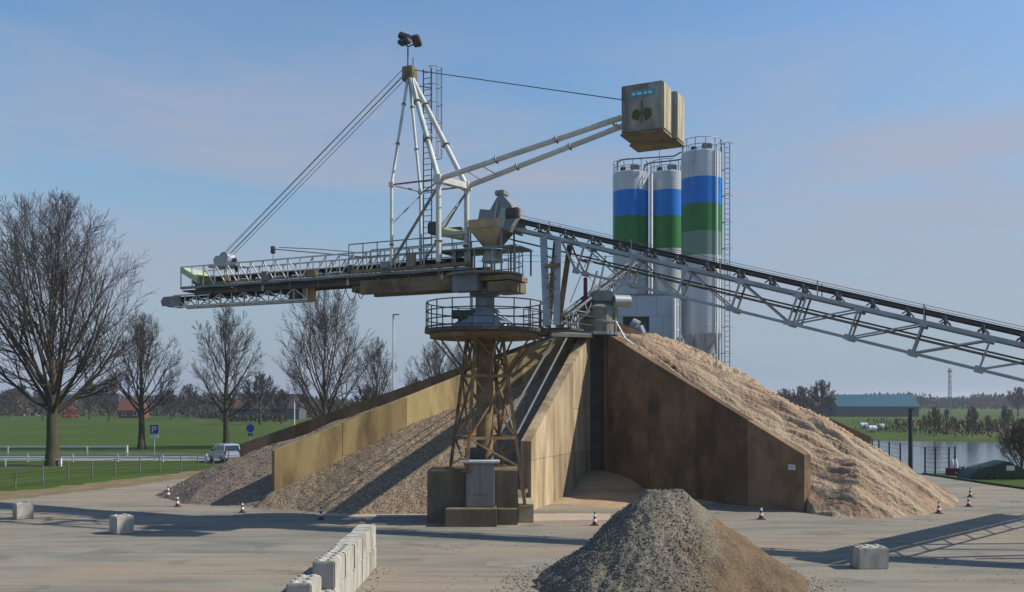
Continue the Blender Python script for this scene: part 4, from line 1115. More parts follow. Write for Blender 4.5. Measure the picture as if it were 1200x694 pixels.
# ================================================================== WALKWAY FROM CRANE DECK TO THE CORE
wk = thing('walkway', (3, 53, 9.4), 'rusty steel walkway on long struts between crane deck and wall core', 'walkway')
a, b_ = P(628, 389, 46.4), P(684, 387, 61.6)
a.z = 9.36; b_.z = 10.3
dW = (b_-a).normalized(); nW = Vector((dW.y, -dW.x, 0)).normalized()
MB().hexa([a-nW*0.6-UP*0.08, b_-nW*0.6-UP*0.08, b_+nW*0.6-UP*0.08, a+nW*0.6-UP*0.08, a-nW*0.6, b_-nW*0.6, b_+nW*0.6, a+nW*0.6]).build('floor', 'steel', wk)
for s in (-0.62, 0.62):
    bar(wk, 'side_beam', a+nW*s-UP*0.16, b_+nW*s-UP*0.16, 0.1, 'darksteel', 0.20)
    for i in range(8):
        p = lerp(a, b_, i/7) + nW*s
        bar(wk, 'railing_post', p, p+UP*1.1, 0.05, 'darksteel')
    for z in (0.55, 1.1):
        bar(wk, 'handrail', a+nW*s+UP*z, b_+nW*s+UP*z, 0.045, 'darksteel')
pl = Vector((2.0, 46.0, 9.38))
MB().box(pl, (2.6, 1.7, 0.12), rot_b).build('trestle_platform', 'darksteel', wk, bevel=0.02)
bar(wk, 'strut', P(650, 396, 46.6), P(587, 507, 46.2), 0.09, 'paint')
bar(wk, 'strut', P(664, 396, 46.9), P(606, 508, 46.4), 0.08, 'paint')
bar(wk, 'strut', P(636, 394, 45.8), P(583, 452, 46.2), 0.09, 'rust')

# ================================================================== CENTRAL DRUM AND INCLINED LOADER
dr = thing('rotary_distributor', C0 + UP*10.44, 'round grey-green rotary distributor drum on top of the wall core', 'machine')
dc = Vector((5.75, 62.6, 10.44))
MB().lathe(dc, [(1.25, 0), (1.25, 0.6), (1.32, 0.62), (1.32, 0.75), (1.22, 0.78), (1.22, 1.5), (1.30, 1.52), (1.30, 1.66), (0.95, 1.95), (0.3, 2.3)], 22).build('drum', 'green_mach', dr, smooth=True)
for i in range(10):
    a = 2*math.pi*i/10
    v = Vector((math.cos(a), math.sin(a), 0))
    bar(dr, 'rib', dc + v*1.27 + UP*0.02, dc + v*1.27 + UP*1.5, 0.08, 'green_mach')
MB().cyl(dc + Vector((0.9, -0.9, 2.05)), dc + Vector((2.0, -0.5, 2.05)), 0.40, 0.40, 16).build('drive_motor', 'galv', dr, smooth=True)
MB().box(dc + Vector((0.2, -0.7, 2.35)), (1.3, 0.9, 0.7)).build('gear_housing', 'steel', dr, bevel=0.08)
MB().box(dc + Vector((-0.9, -0.6, 2.6)), (0.25, 0.25, 2.0)).build('control_post', 'maroon', dr, bevel=0.03)
ld = thing('inclined_loader', P(655, 376, 60.2), 'dark inclined lattice loader climbing past the drum towards the silos', 'conveyor')
qa, qb = P(658, 377, 60.0), P(742, 312, 65.5)
dL = (qb-qa).normalized(); nL = Vector((dL.y, -dL.x, 0)).normalized(); uL = nL.cross(dL).normalized()
if uL.z < 0: uL = -uL
MB().hexa([q + nL*s + uL*z for q, s, z in ((qa,-.35,.05),(qb,-.35,.05),(qb,.35,.05),(qa,.35,.05),(qa,-.35,.14),(qb,-.35,.14),(qb,.35,.14),(qa,.35,.14))]).build('loader_belt', 'rubber', ld)
for s in (-0.42, 0.42):
    for z in (-0.45, 0.25):
        bar(ld, 'chord', qa+nL*s+uL*z, qb+nL*s+uL*z, 0.12, 'darksteel' if z < 0 else 'steel')
    for i in range(9):
        p = lerp(qa, qb, i/8)
        bar(ld, 'post', p+nL*s-uL*0.45, p+nL*s+uL*0.25, 0.08, 'steel')
        if i < 8:
            bar(ld, 'diagonal_brace', p+nL*s+uL*(0.25 if i % 2 else -0.45), lerp(qa, qb, (i+1)/8)+nL*s+uL*(-0.45 if i % 2 else 0.25), 0.07, 'steel')
for x, y0, y1, d in ((700, 345, 300, 62), (690, 352, 318, 61.5), (668, 370, 385, 60.4)):
    bar(ld, 'support', P(x, y0, d), P(x + 10, y1, d + 0.5), 0.12, 'steel')
bar(ld, 'stay', P(668, 300, 61), P(712, 348, 63), 0.07, 'paint')
bar(ld, 'stay', P(690, 300, 61), P(668, 355, 61), 0.07, 'paint')
# handrail stepping down at the head of the brown wall
hr_ = thing('handrail', P(722, 385, 61.2), 'pale handrail dropping along the head of the brown wall', 'handrail')
hpts = [P(716, 377, 61.4), P(722, 377, 61.2), P(733, 397, 60.4), P(742, 404, 59.6)]
for p, q in zip(hpts[:-1], hpts[1:]):
    bar(hr_, 'rail', p, q, 0.07, 'white')
for p in hpts[:3]:
    bar(hr_, 'post', p - UP*0.9, p, 0.06, 'white')

# ================================================================== SILOS
def silo(cx, cy, r, bands, bot, label, cone=True):
    t = thing('cement_silo', (cx, cy, 0), label, 'silo', 'cement silos')
    c = Vector((cx, cy, 0))
    for (z1, z0, m, nm) in bands:
        k = MB()
        zs = np.linspace(z0, z1, max(2, int((z1-z0)/1.1)+1))
        prof = []
        for i, z in enumerate(zs):
            prof += [(r, z)]
        k.lathe(c, prof, 40).build(nm, m, t, smooth=True)
    for z in np.arange(bot+0.6, bands[0][0]-0.3, 2.05):
        MB().tube([c + Vector((r*math.cos(q), r*math.sin(q), z)) for q in np.linspace(0, 2*math.pi, 41)[:-1]], 0.016, 5, True).build('weld_seam', [m_ for (a_, b_, m_, n_) in bands if b_ <= z <= a_][0], t)
    zt = bands[0][0]
    MB().lathe(c, [(r, zt), (r*0.9, zt+0.12), (0.3, zt+0.3)], 32).build('roof', 'silo_grey', t)
    for i in range(12):
        a = 2*math.pi*i/12
        p = c + Vector((math.cos(a)*(r-0.06), math.sin(a)*(r-0.06), zt))
        bar(t, 'railing_post', p, p+UP*1.0, 0.05, 'galv')
    for z in (0.5, 1.0):
        MB().tube([c + Vector((math.cos(q)*(r-0.06), math.sin(q)*(r-0.06), zt+z)) for q in np.linspace(0, 2*math.pi, 25)[:-1]], 0.028, 5, True).build('handrail', 'galv', t)
    MB().box(c + Vector((0.3, -0.4, zt+0.45)), (0.7, 0.6, 0.6)).build('filter_unit', 'steel', t, bevel=0.05)
    MB().box(c + Vector((-0.6, 0.1, zt+0.4)), (0.4, 0.4, 0.5)).build('relief_valve', 'darksteel', t, bevel=0.05)
    if cone:
        MB().lathe(c, [(0.3, bot-2.6), (r, bot)], 40).build('outlet_cone', 'silo_grey', t, smooth=True)
    for i in range(4):
        a = math.pi/4 + i*math.pi/2
        v = Vector((math.cos(a), math.sin(a), 0))*(r-0.12)
        bar(t, 'leg', c + v, c + v + UP*(bot+0.3), 0.22, 'galv')
        v2 = Vector((math.cos(a+math.pi/2), math.sin(a+math.pi/2), 0))*(r-0.12)
        bar(t, 'leg_brace', c + v + UP*(bot-3.2), c + v2 + UP*(bot-0.1), 0.09, 'galv')
    return t
s3 = silo(14.55, 72, 1.55, [(24.75, 22.8, 'silo_grey', 'upper_band'), (22.8, 20.8, 'silo_blue', 'blue_band'), (20.8, 18.7, 'silo_green', 'green_band'), (18.7, 16.9, 'silo_pale', 'pale_green_band'), (16.9, 11.0, 'silo_grey', 'shell')], 11.0, 'tallest and nearest silo with blue and green bands and a caged side ladder')
s1 = silo(9.73, 77, 1.45, [(24.4, 22.95, 'silo_grey', 'upper_band'), (22.95, 20.85, 'silo_blue', 'blue_band'), (20.85, 18.2, 'silo_green', 'green_band'), (18.2, 11.0, 'silo_grey', 'shell')], 11.0, 'leftmost silo with blue and green bands above the grey plant building')
s2 = silo(12.75, 77, 1.45, [(24.4, 22.95, 'silo_grey', 'upper_band'), (22.95, 20.85, 'silo_blue', 'blue_band'), (20.85, 18.2, 'silo_green', 'green_band'), (18.2, 11.0, 'silo_grey', 'shell')], 11.0, 'middle silo with blue and green bands half hidden by the tallest silo')
# side ladder of the near silo
c = Vector((14.55, 72, 0))
for x in (1.72, 2.1):
    bar(s3, 'ladder_rail', c + Vector((x, -0.2, 7)), c + Vector((x, -0.2, 25.6)), 0.06, 'galv')
for i in range(47):
    bar(s3, 'ladder_rung', c + Vector((1.72, -0.2, 7.3+i*0.39)), c + Vector((2.1, -0.2, 7.3+i*0.39)), 0.04, 'galv')
for i in range(9):
    z = 9.5 + i*2.0
    MB().tube([c + Vector((1.9 + 0.42*math.cos(q), -0.2 - 0.42*math.sin(q) - 0.1, z)) for q in np.linspace(0.0, 3.14, 8)], 0.025, 5).build('cage_hoop', 'galv', s3)
    bar(s3, 'ladder_bracket', c + Vector((1.4, -0.2, z)), c + Vector((1.75, -0.2, z)), 0.06, 'galv')
rod(s3, 'fill_pipe', c + Vector((0.85, -1.42, 8.6)), c + Vector((0.85, -1.42, 24.9)), 0.13, 'white')
rod(s3, 'cable_pipe', c + Vector((1.3, -1.08, 8.6)), c + Vector((1.3, -1.08, 25.1)), 0.06, 'darksteel')
# filling pipes across the roofs
MB().tube([P(724, 200, 75.6), P(724, 190, 75.6), P(730, 187, 75.5), P(790, 183, 74.0), P(799, 178, 73.4)], 0.06, 8).build('roof_pipe', 'steel', s1, smooth=True)
MB().tube([P(754, 200, 75.6), P(756, 194, 75.6), P(762, 191, 75.5), P(792, 188, 74.5), P(800, 186, 74)], 0.06, 8).build('roof_pipe', 'steel', s2, smooth=True)
rod(s2, 'fill_pipe', P(763, 345, 75.3), P(763, 204, 75.3), 0.30, 'white')
rod(s2, 'antenna', P(773, 195, 76), P(773, 174, 76), 0.06, 'steel')
# plant building
bl = thing('plant_building', (10, 72, 0), 'grey-blue clad plant building below the left silos with a dark opening', 'building')
x0, x1 = P(723, 0, 69).x, P(793, 0, 69).x
yb0, yb1 = 69.0, 73.4
ztop = P(0, 346, 69).z
ox0, ox1 = P(730, 0, 69).x, P(761, 0, 69).x
oz1 = P(0, 371, 69).z
npan = 5
wl_ = MB().mm((x0, yb0+0.25, 0), (x1, yb1, ztop-0.05)).build('wall', 'cladding', bl)
for (a, b2, z0, z1) in ((x0, ox0, 5.5, oz1), (ox1, lerp(ox1, x1, 0.5), 5.5, oz1), (lerp(ox1, x1, 0.5), x1, 5.5, oz1), (x0, lerp(x0, x1, 0.33), oz1, ztop), (lerp(x0, x1, 0.33), lerp(x0, x1, 0.66), oz1, ztop), (lerp(x0, x1, 0.66), x1, oz1, ztop)):
    MB().mm((a+0.005, yb0, z0+0.005), (b2-0.005, yb0+0.24, z1-0.005)).build('cladding_panel', 'cladding', bl, bevel=0.01)
MB().mm((ox0+0.03, yb0+0.21, 8.2), (ox1-0.03, yb0+0.245, oz1-0.03)).build('opening_back', 'darksteel', bl)
pp = [P(752, 420, 68.9), P(752, 392, 68.9), P(748, 383, 68.9), P(741, 379, 69.1)]
MB().tube(pp, 0.42, 16).build('duct_elbow', 'galv', bl, smooth=True)
MB().mm((x0-0.08, yb0-0.08, ztop), (x1+0.08, yb1+0.1, ztop+0.10)).build('roof_edge', 'steel', bl)
rod(bl, 'downpipe', P(790, 412, 68.7), P(790, 349, 68.7), 0.26, 'white')
rod(bl, 'downpipe', P(797, 412, 69.5), P(797, 350, 69.5), 0.16, 'galv')
for i in range(4):
    bar(bl, 'support_leg', P(806 + i*11, 415, 69.8), P(803 + i*11.5, 392, 70.0), 0.12, 'steel')

# ================================================================== CONCRETE BLOCKS
def lego_block(loc, size, rz, label, group=None, studs=True):
    t = thing('concrete_block', loc, label, 'concrete block', group)
    m = Matrix.Rotation(rz, 3, 'Z')
    c = Vector(loc)
    MB().box(c + UP*size[2]/2, size, m).build('body', 'block', t, bevel=0.035)
    if studs:
        nx = max(1, round(size[0]/0.4)); ny = max(1, round(size[1]/0.4))
        for i in range(nx):
            for j in range(ny):
                q = c + m @ Vector(((i-(nx-1)/2)*size[0]/nx, (j-(ny-1)/2)*size[1]/ny, size[2]-0.01))
                MB().lathe(q, [(0.11, 0), (0.08, 0.05)], 10).build('stud', 'block', t)
    return t
g = G(27, 608); lego_block(g, (0.8, 0.8, 0.8), R(40), 'lone concrete block at the left edge of the yard', 'loose concrete blocks')
g = G(142.5, 625); lego_block(g, (0.8, 0.8, 0.8), R(45), 'lone concrete block standing in the crane shadow on the left', 'loose concrete blocks')
g = G(1024, 668); lego_block(g + Vector((0, 0.45, 0)), (1.1, 0.8, 0.76), R(4), 'lone concrete block right of the grit heap on the yard', 'loose concrete blocks')
bx = -4.84 - 0.32
rows = [22.7, 24.25, 25.8, 27.35, 28.9, 30.45, 32.0]
ordn = ['nearest', 'second nearest', 'third nearest', 'fourth nearest', 'fifth nearest', 'second furthest', 'furthest']
for i, y in enumerate(rows):
    L = 1.53
    lego_block((bx + random.uniform(-0.015, 0.015), y + L/2, 0), (0.62, L, 0.77), R(random.uniform(-0.6, 0.6)), 'bottom row block, %s of the low wall in the foreground' % ordn[i], 'blocks of the low wall', studs=(i == 1))
    if i != 1:
        LL = L if i else 1.15
        lego_block((bx + random.uniform(-0.02, 0.02), y + LL/2 + 0.0, 0.77), (0.62, LL, 0.77), R(random.uniform(-0.8, 0.8)), 'top row block, %s of the low wall in the foreground' % ordn[i], 'blocks of the low wall', studs=(i in (0, 2, 3)))
stones('spilled_stones', [(bx + random.uniform(0.35, 0.9)*random.choice((-1, 1)), random.uniform(22.7, 33.4), 0.02) for _ in range(160)], 0.015, 0.05, 'stone_grey', None, 11)
bpy.data.objects['spilled_stones.001'].name = 'loose_gravel'
tag(bpy.data.objects['loose_gravel'], 'loose gravel along the foot of the low block wall', 'gravel', kind='stuff')

_rg = np.random.RandomState(21)
_pp = np.stack([_rg.uniform(-30, 34, 4200), _rg.uniform(24, 60, 4200), np.full(4200, 0.016)], 1)
_pp = _pp[vn(_pp[:, 0]/3.0, _pp[:, 1]/3.0, 5) > 0.08]
tag(stones('yard_grit', _pp, 0.012, 0.040, 'stone_grey', None, 22), 'loose grit strewn over the yard', 'grit', kind='stuff')

# ================================================================== TRAFFIC CONES
def cone(loc, h, label):
    t = thing('traffic_cone', loc, label, 'traffic cone', 'traffic cones round the heaps')
    c = Vector(loc)
    MB().box(c + UP*0.025, (0.36*h/0.7, 0.36*h/0.7, 0.05)).build('base', 'cone_dark', t, bevel=0.01)
    def rad(z): return lerp(0.135, 0.03, z)*h/0.7
    zs = [0.05, 0.30, 0.50, 0.66, 0.84, 1.0]
    for i, (m, nm) in enumerate((('orange', 'body'), ('white', 'reflective_band'), ('orange', 'body'), ('white', 'reflective_band'), ('cone_dark', 'tip'))):
        MB().lathe(c, [(rad(zs[i]), zs[i]*h), (rad(zs[i+1]), zs[i+1]*h)], 14).build(nm, m, t, smooth=True)
for x, y, h, lb in ((197, 584, 0.74, 'traffic cone at the left tip of the fine gravel heap, the further one'), (208, 594, 0.66, 'traffic cone at the left tip of the fine gravel heap, the nearer one'),
                    (284, 601, 0.62, 'traffic cone in front of the fine gravel heap below the ochre wall end'), (376, 609, 0.64, 'traffic cone in front of the coarse gravel heap'),
                    (697, 616, 0.66, 'traffic cone left of the foreground grit heap'), (892, 609, 0.70, 'traffic cone in front of the brown wall'),
                    (1003, 605, 0.66, 'traffic cone at the front foot of the sand heap'), (1100, 602, 0.64, 'traffic cone at the right front foot of the sand heap'),
                    (1135, 594, 0.62, 'rightmost pair of traffic cones, the nearer one'), (1137, 583, 0.62, 'rightmost pair of traffic cones, the further one')):
    cone(G(x, y), h, lb)

# ================================================================== WALL SIGNS
def plate(name, c, w, h, ry, label, parent=None):
    t = thing(name, c, label, 'sign')
    m = Matrix.Rotation(ry, 3, 'Z')
    MB().box(c, (w, 0.03, h), m).build('plate', 'white', t, bevel=0.004)
    for k, f in ((0.2, 0.8), (-0.1, 0.6)):
        MB().box(Vector(c) + m @ Vector((0, -0.019, h*k)), (w*f, 0.006, h*0.12), m).build('text_line', 'steel', t)
aw = math.atan2(w_right[1].y, w_right[1].x)
plate('wall_sign', C0 + w_right[1]*(w_right[3]-0.75) - w_right[2]*0.335 + UP*2.35, 0.42, 0.28, aw, 'small white sign near the end of the brown wall')
aw = math.atan2(w_far[1].y, w_far[1].x)
plate('wall_sign', C0 + w_far[1]*(w_far[3]-0.55) - w_far[2]*0.335 + UP*2.75, 0.55, 0.36, aw, 'small white sign on the far right wall above the pond')

# ================================================================== LEFT SIDE: ROAD SIGNS, FENCE, RAILS, CAR
def sign_post(x, y_base, h, label, kind):
    b_ = G(x, y_base) if y_base > 520 else None
    t = thing('road_sign', b_, label, 'sign')
    rod(t, 'post', b_, b_ + UP*h, 0.09, 'galv')
    c = b_ + UP*(h-0.3) - Vector((0, 0.06, 0))
    if kind == 'P':
        p = MB().box(c, (0.78, 0.04, 0.85)).build('panel', 'signblue', t, bevel=0.01)
        q = c - Vector((0, 0.026, 0))
        k = MB().box(q + Vector((-0.16, 0, 0)), (0.11, 0.012, 0.58)).box(q + Vector((0.0, 0, 0.24)), (0.24, 0.012, 0.1)).box(q + Vector((0.0, 0, -0.02)), (0.24, 0.012, 0.1)).box(q + Vector((0.15, 0, 0.11)), (0.1, 0.012, 0.26))
        k.build('letter_p', 'white', p)
        MB().box(c - UP*0.68, (0.85, 0.04, 0.32)).build('lower_panel', 'white', t, bevel=0.01)
    else:
        MB().cyl(c, c + Vector((0, 0.04, 0)), 0.42, 0.42, 20).build('disc', 'signblue', t)
        MB().box(c - UP*0.66, (0.5, 0.04, 0.3)).build('lower_panel', 'signblue', t, bevel=0.01)
sign_post(181, 541, 3.4, 'blue parking sign with a white P beside the road', 'P')
sign_post(293.5, 536, 3.3, 'round blue road sign in front of the far field', 'round')

fc_t = thing('wire_fence', (-45, 70, 0), 'low dark post and wire fence along the grass verge on the left', 'fence')
fp_ = [G(x, y) for x, y in ((-90, 586), (-60, 583), (-20, 578), (18, 573), (50, 568), (80, 564), (108, 561), (135, 558), (164, 555), (187, 553), (212, 551), (232, 549.5), (250, 548), (268, 547), (286, 546))]
for p in fp_:
    bar(fc_t, 'post', p, p + UP*1.35, 0.07, 'steel')
for p, q in zip(fp_[:-1], fp_[1:]):
    for z in (0.25, 0.5, 0.75, 1.0, 1.28):
        bar(fc_t, 'wire', p + UP*z, q + UP*z, 0.028, 'iron')
def guard(name, pts, label, zt=0.8):
    t = thing(name, pts[0], label, 'guard rail', 'guard rails along the road')
    for p, q in zip(pts[:-1], pts[1:]):
        bar(t, 'rail', p + UP*zt, q + UP*zt, 0.06, 'house_white', 0.15)
        bar(t, 'lower_rail', p + UP*(zt-0.38), q + UP*(zt-0.38), 0.05, 'galv', 0.08)
        n = max(1, int((q-p).length/4))
        for i in range(n):
            a = lerp(p, q, i/n)
            bar(t, 'post', a, a + UP*zt, 0.12, 'white')
    bar(t, 'end_post', pts[-1], pts[-1] + UP*(zt+0.1), 0.2, 'white')
guard('guard_rail', [Vector((-75, 100.2, 0)), Vector((-41.2, 100.4, 0))], 'white guard rail on the far side of the road', 0.95)
guard('guard_rail', [Vector((-68, 90.0, 0)), Vector((-33.5, 90.0, 0)), Vector((-28.9, 88.6, 0))], 'white guard rail on the near side of the road ending at the van', 0.78)
guard('guard_rail', [Vector((-50, 83.5, 0)), Vector((-40.5, 84.2, 0))], 'short white guard rail behind the trunk of the big tree', 0.6)

def van(loc, rz, label):
    t = thing('parked_van', loc, label, 'van')
    m = Matrix.Rotation(rz, 3, 'Z'); o = Vector(loc)
    W = 0.86
    def tr(x, y, z): return o + m @ Vector((x, y, z))
    low_ = [(-2.1, 0.35), (2.1, 0.35), (2.18, 0.75), (2.05, 0.98), (1.15, 1.10), (-2.08, 1.12), (-2.16, 0.7)]
    MB().extrude([tr(x, -W, z) for x, z in low_], m @ Vector((0, 2*W, 0))).build('body', 'silver', t, bevel=0.07)
    hi_ = [(-2.02, 1.08), (1.15, 1.08), (0.45, 1.72), (-0.2, 1.80), (-1.82, 1.76)]
    k = MB(); n = len(hi_)
    k.v += [tr(x, -W+0.03 if z < 1.3 else -W+0.16, z) for x, z in hi_] + [tr(x, W-0.03 if z < 1.3 else W-0.16, z) for x, z in hi_]
    k.f += [tuple(range(n)), tuple(reversed(range(n, 2*n)))] + [((i+1) % n, i, n+i, n+(i+1) % n) for i in range(n)]
    k.build('cabin', 'silver', t, bevel=0.03)
    for s in (-1, 1):
        for x0, x1 in ((-1.75, -0.75), (-0.62, 0.15), (0.25, 0.78)):
            def ys(z): return s*lerp(W-0.02, W-0.135, (z-1.12)/0.6)
            top = 1.62 if x1 < 0.5 else 1.50
            x1t = x1 if x1 < 0.5 else 0.42
            q = [tr(x0, ys(1.15), 1.15), tr(x1, ys(1.15), 1.15), tr(x1t, ys(top), top), tr(x0, ys(top), top)]
            off = m @ Vector((0, s*0.015, 0.004))
            MB().extrude([p + off for p in q], off*0.6).build('side_window', 'glass', t)
        for x in (-1.35, 1.32):
            c = tr(x, s*(W-0.10), 0.32); ax = m @ Vector((0, 1, 0))
            w_ = MB().cyl(c - ax*0.11, c + ax*0.11, 0.32, 0.32, 18).build('wheel', 'tyre', t, smooth=True)
            MB().cyl(c + ax*0.112*s, c + ax*0.125*s, 0.19, 0.19, 14).build('rim', 'galv', w_)
        MB().box(tr(-2.10, s*0.72, 1.0), (0.12, 0.16, 0.42), m).build('tail_light', 'red', t, bevel=0.02)
        MB().box(tr(2.06, s*0.62, 0.82), (0.16, 0.36, 0.2), m).build('headlight', 'white', t, bevel=0.03)
        MB().box(tr(0.75, s*(W+0.08), 1.15), (0.12, 0.2, 0.14), m).build('wing_mirror', 'black', t, bevel=0.03)
    def qd(x, z, y): return tr(x, y, z)
    k = MB().hexa([qd(1.10, 1.14, -0.74), qd(1.10, 1.14, 0.74), qd(0.50, 1.68, 0.64), qd(0.50, 1.68, -0.64), qd(1.14, 1.16, -0.74), qd(1.14, 1.16, 0.74), qd(0.54, 1.70, 0.64), qd(0.54, 1.70, -0.64)])
    k.build('windscreen', 'glass', t)
    k = MB().hexa([qd(-2.00, 1.18, -0.70), qd(-2.00, 1.18, 0.70), qd(-1.85, 1.66, 0.62), qd(-1.85, 1.66, -0.62), qd(-2.05, 1.18, -0.70), qd(-2.05, 1.18, 0.70), qd(-1.90, 1.66, 0.62), qd(-1.90, 1.66, -0.62)])
    k.build('rear_window', 'glass', t)
    MB().box(tr(-2.2, 0, 0.5), (0.12, 1.6, 0.2), m).build('rear_bumper', 'steel', t, bevel=0.04)
    MB().box(tr(2.2, 0, 0.5), (0.12, 1.6, 0.2), m).build('front_bumper', 'steel', t, bevel=0.04)
van(G(263, 541.5), R(128), 'silver van parked by the road below the bare trees')

# thin tall posts behind the walls
lp = thing('lamp_post', P(461, 468, 92) * Vector((1, 1, 0)), 'thin pale lamp post behind the ochre wall', 'lamp post')
b_ = P(461, 468, 92) * Vector((1, 1, 0))
rod(lp, 'post', b_, b_ + UP*14.3, 0.16, 'paint')
MB().box(b_ + Vector((0.25, 0, 14.3)), (0.7, 0.25, 0.12)).build('lamp_head', 'galv', lp, bevel=0.03)
lp = thing('lamp_post', P(345, 468, 100) * Vector((1, 1, 0)), 'short thin post behind the dark wall on the left', 'lamp post')
b_ = P(345, 468, 100) * Vector((1, 1, 0))
rod(lp, 'post', b_, b_ + UP*6.0, 0.14, 'paint')
MB().box(b_ + Vector((0.2, 0, 6.0)), (0.5, 0.2, 0.12)).build('lamp_head', 'galv', lp, bevel=0.03)
# overhead lines behind the crane
ol = thing('overhead_line', P(600, 300, 130) * Vector((1, 1, 0)), 'thin overhead wires seen through the crane behind the hopper', 'overhead line')
for y in (299, 306):
    rod(ol, 'wire', P(560, y, 130), P(720, y + 2, 130), 0.06, 'black')
for x in (552, 724):
    rod(ol, 'pole', P(x, 468, 130.2) * Vector((1, 1, 0)), P(x, 296, 130.2), 0.3, 'steel')
    bar(ol, 'crossarm', P(x, 298, 130.1) - Vector((1.2, 0, 0)), P(x, 298, 130.1) + Vector((1.2, 0, 0)), 0.12, 'steel')

# ================================================================== TREES
def gen_tree(seed, H, CR, fork, nl, kids, tr0, vase=0.5, twig=0.016, droop=0.0, lowest=0.25):
    """tapered trunk and limbs; returns (trunk verts/faces, crown verts/faces) in local coordinates"""
    rg = random.Random(seed); ecz = lerp(fork, H, 0.45)
    out = {'t': ([], []), 'c': ([], [])}
    def seg(key, p, q, r0, r1, n):
        V, Fc = out[key]
        d = (q-p)
        if d.length < 1e-4: return
        d.normalize(); a = d.orthogonal().normalized(); c = d.cross(a); b0 = len(V)
        for cen, r in ((p, r0), (q, r1)):
            for i in range(n):
                t = 2*math.pi*i/n
                V.append(cen + (a*math.cos(t) + c*math.sin(t))*r)
        for i in range(n):
            j = (i+1) % n
            Fc.append((b0+i, b0+j, b0+n+j, b0+n+i))
    def poly(key, pts, r0, r1, n):
        k = len(pts)-1
        for i in range(k):
            seg(key, pts[i], pts[i+1], lerp(r0, r1, i/k), lerp(r0, r1, (i+1)/k), n)
    def rv(s): return Vector((rg.uniform(-s, s), rg.uniform(-s, s), rg.uniform(-s, s)))
    def branch(p, d, L, r, lvl):
        for _ in range(14):
            q = p + d*L + Vector((0, 0, 0.09*L))
            if (q.x/CR)**2 + (q.y/CR)**2 + ((q.z-ecz)/(H-ecz if q.z > ecz else ecz-fork*0.55))**2 < 1.06 or L < 0.35: break
            L *= 0.86
        n = 5 if lvl == 1 else (4 if lvl == 2 else 3 if lvl == 3 else 2)
        pts = [p]; dirs = [d]
        for i in range(n):
            trop = (0.16 if lvl == 1 else 0.12 if lvl < 4 else 0.10) - droop*(lvl >= 3)
            d = (d + Vector((0, 0, trop)) + rv(0.10 + 0.03*lvl)).normalized()
            pts.append(pts[-1] + d*(L/n)); dirs.append(d)
        r1 = max(twig*0.7, r*0.28)
        poly('c', pts, r, r1, 6 if lvl == 1 else 4 if lvl == 2 else 3)
        if lvl-1 < len(kids):
            kk = kids[lvl-1]
            for j in range(kk):
                f = lerp(0.22, 1.0, (j + rg.uniform(0.1, 0.9))/kk) if j < kk-1 else 1.0
                i = min(n-1, int(f*n)); q = lerp(pts[i], pts[i+1], f*n - i)
                ax = dirs[i].cross(rv(1)).normalized()
                ang = R(rg.uniform(20, 52) if f < 1 else rg.uniform(5, 20))
                nd = Quaternion(ax, ang) @ dirs[i]
                if nd.z < -0.1: nd.z *= 0.3; nd.normalize()
                nL = L*rg.uniform(0.36, 0.58)*(1.12 - 0.45*f)
                branch(q, nd, nL, max(twig, lerp(r, r1, f)*0.62), lvl+1)
    # trunk
    n = 9; pts = [Vector((0, 0, -0.1))]
    top = lerp(H*0.42, H*0.80, 1-vase)
    for i in range(n):
        z = top*(i+1)/n
        pts.append(Vector((rg.uniform(-1, 1)*0.010*H*(i/n), rg.uniform(-1, 1)*0.010*H*(i/n), z)))
    rr0 = [tr0*(1.25 if i == 0 else 1) * (1 - 0.88*(i/n)**1.1) + 0.03 for i in range(n+1)]
    for i in range(n):
        seg('t', pts[i], pts[i+1], rr0[i], rr0[i+1], 10)
    for j in range(nl):
        f = (j + rg.uniform(0.2, 0.8))/nl
        z = lerp(fork, top*0.97, f**(1.0 + vase))
        k = min(n-1, max(0, int(z/top*n)))
        p = lerp(pts[k], pts[k+1], z/top*n - k)
        a = j*2.399 + rg.uniform(-0.5, 0.5)
        hfrac = (z-fork)/(H-fork)
        # the envelope: widest at about 45 percent of crown height
        el = lerp(lowest, 1.25, f) + rg.uniform(-0.12, 0.12) + vase*0.25
        d = Vector((math.cos(a)*math.cos(el), math.sin(a)*math.cos(el), math.sin(el)))
        # length until the crown ellipsoid is met
        cz = lerp(fork, H, 0.45); b2 = H - cz
        L = 0.5
        for s_ in range(80):
            q = p + d*L + Vector((0, 0, 0.10*L))
            e_ = (q.x/CR)**2 + (q.y/CR)**2 + ((q.z-cz)/(b2 if q.z > cz else cz-fork*0.6))**2
            if e_ > 1: break
            L += H*0.0125
        branch(p, d, L*rg.uniform(0.80, 0.95), lerp(rr0[k], rr0[k+1], 0.5)*rg.uniform(0.38, 0.58), 1)
    # leader
    branch(pts[-1], Vector((0, 0, 1)), (H-top)*0.9, rr0[-1], 1)
    return out
def tree_mesh(out):
    ms = []
    for k, m in (('t', 'bark'), ('c', 'twig')):
        me = bpy.data.meshes.new('tree_' + k)
        me.from_pydata([tuple(v) for v in out[k][0]], [], out[k][1]); me.materials.append(MT[m])
        me.polygons.foreach_set('use_smooth', [True]*len(me.polygons)); me.update()
        ms.append(me)
    return ms
def put_tree(ms, loc, label, group, rz=0.0, sc=(1, 1, 1), name='bare_tree'):
    t = bpy.data.objects.new(name, None); t.location = loc; t.rotation_euler.z = rz; t.scale = sc
    COL.objects.link(t); tag(t, label, 'tree', group)
    for nm, me in zip(('trunk', 'crown'), ms):
        o = bpy.data.objects.new(nm, me); COL.objects.link(o); o.parent = t
    return t
big = tree_mesh(gen_tree(12, 24.3, 10.8, 4.6, 24, (9, 8, 6), 0.60, vase=0.80, twig=0.014, lowest=0.18))
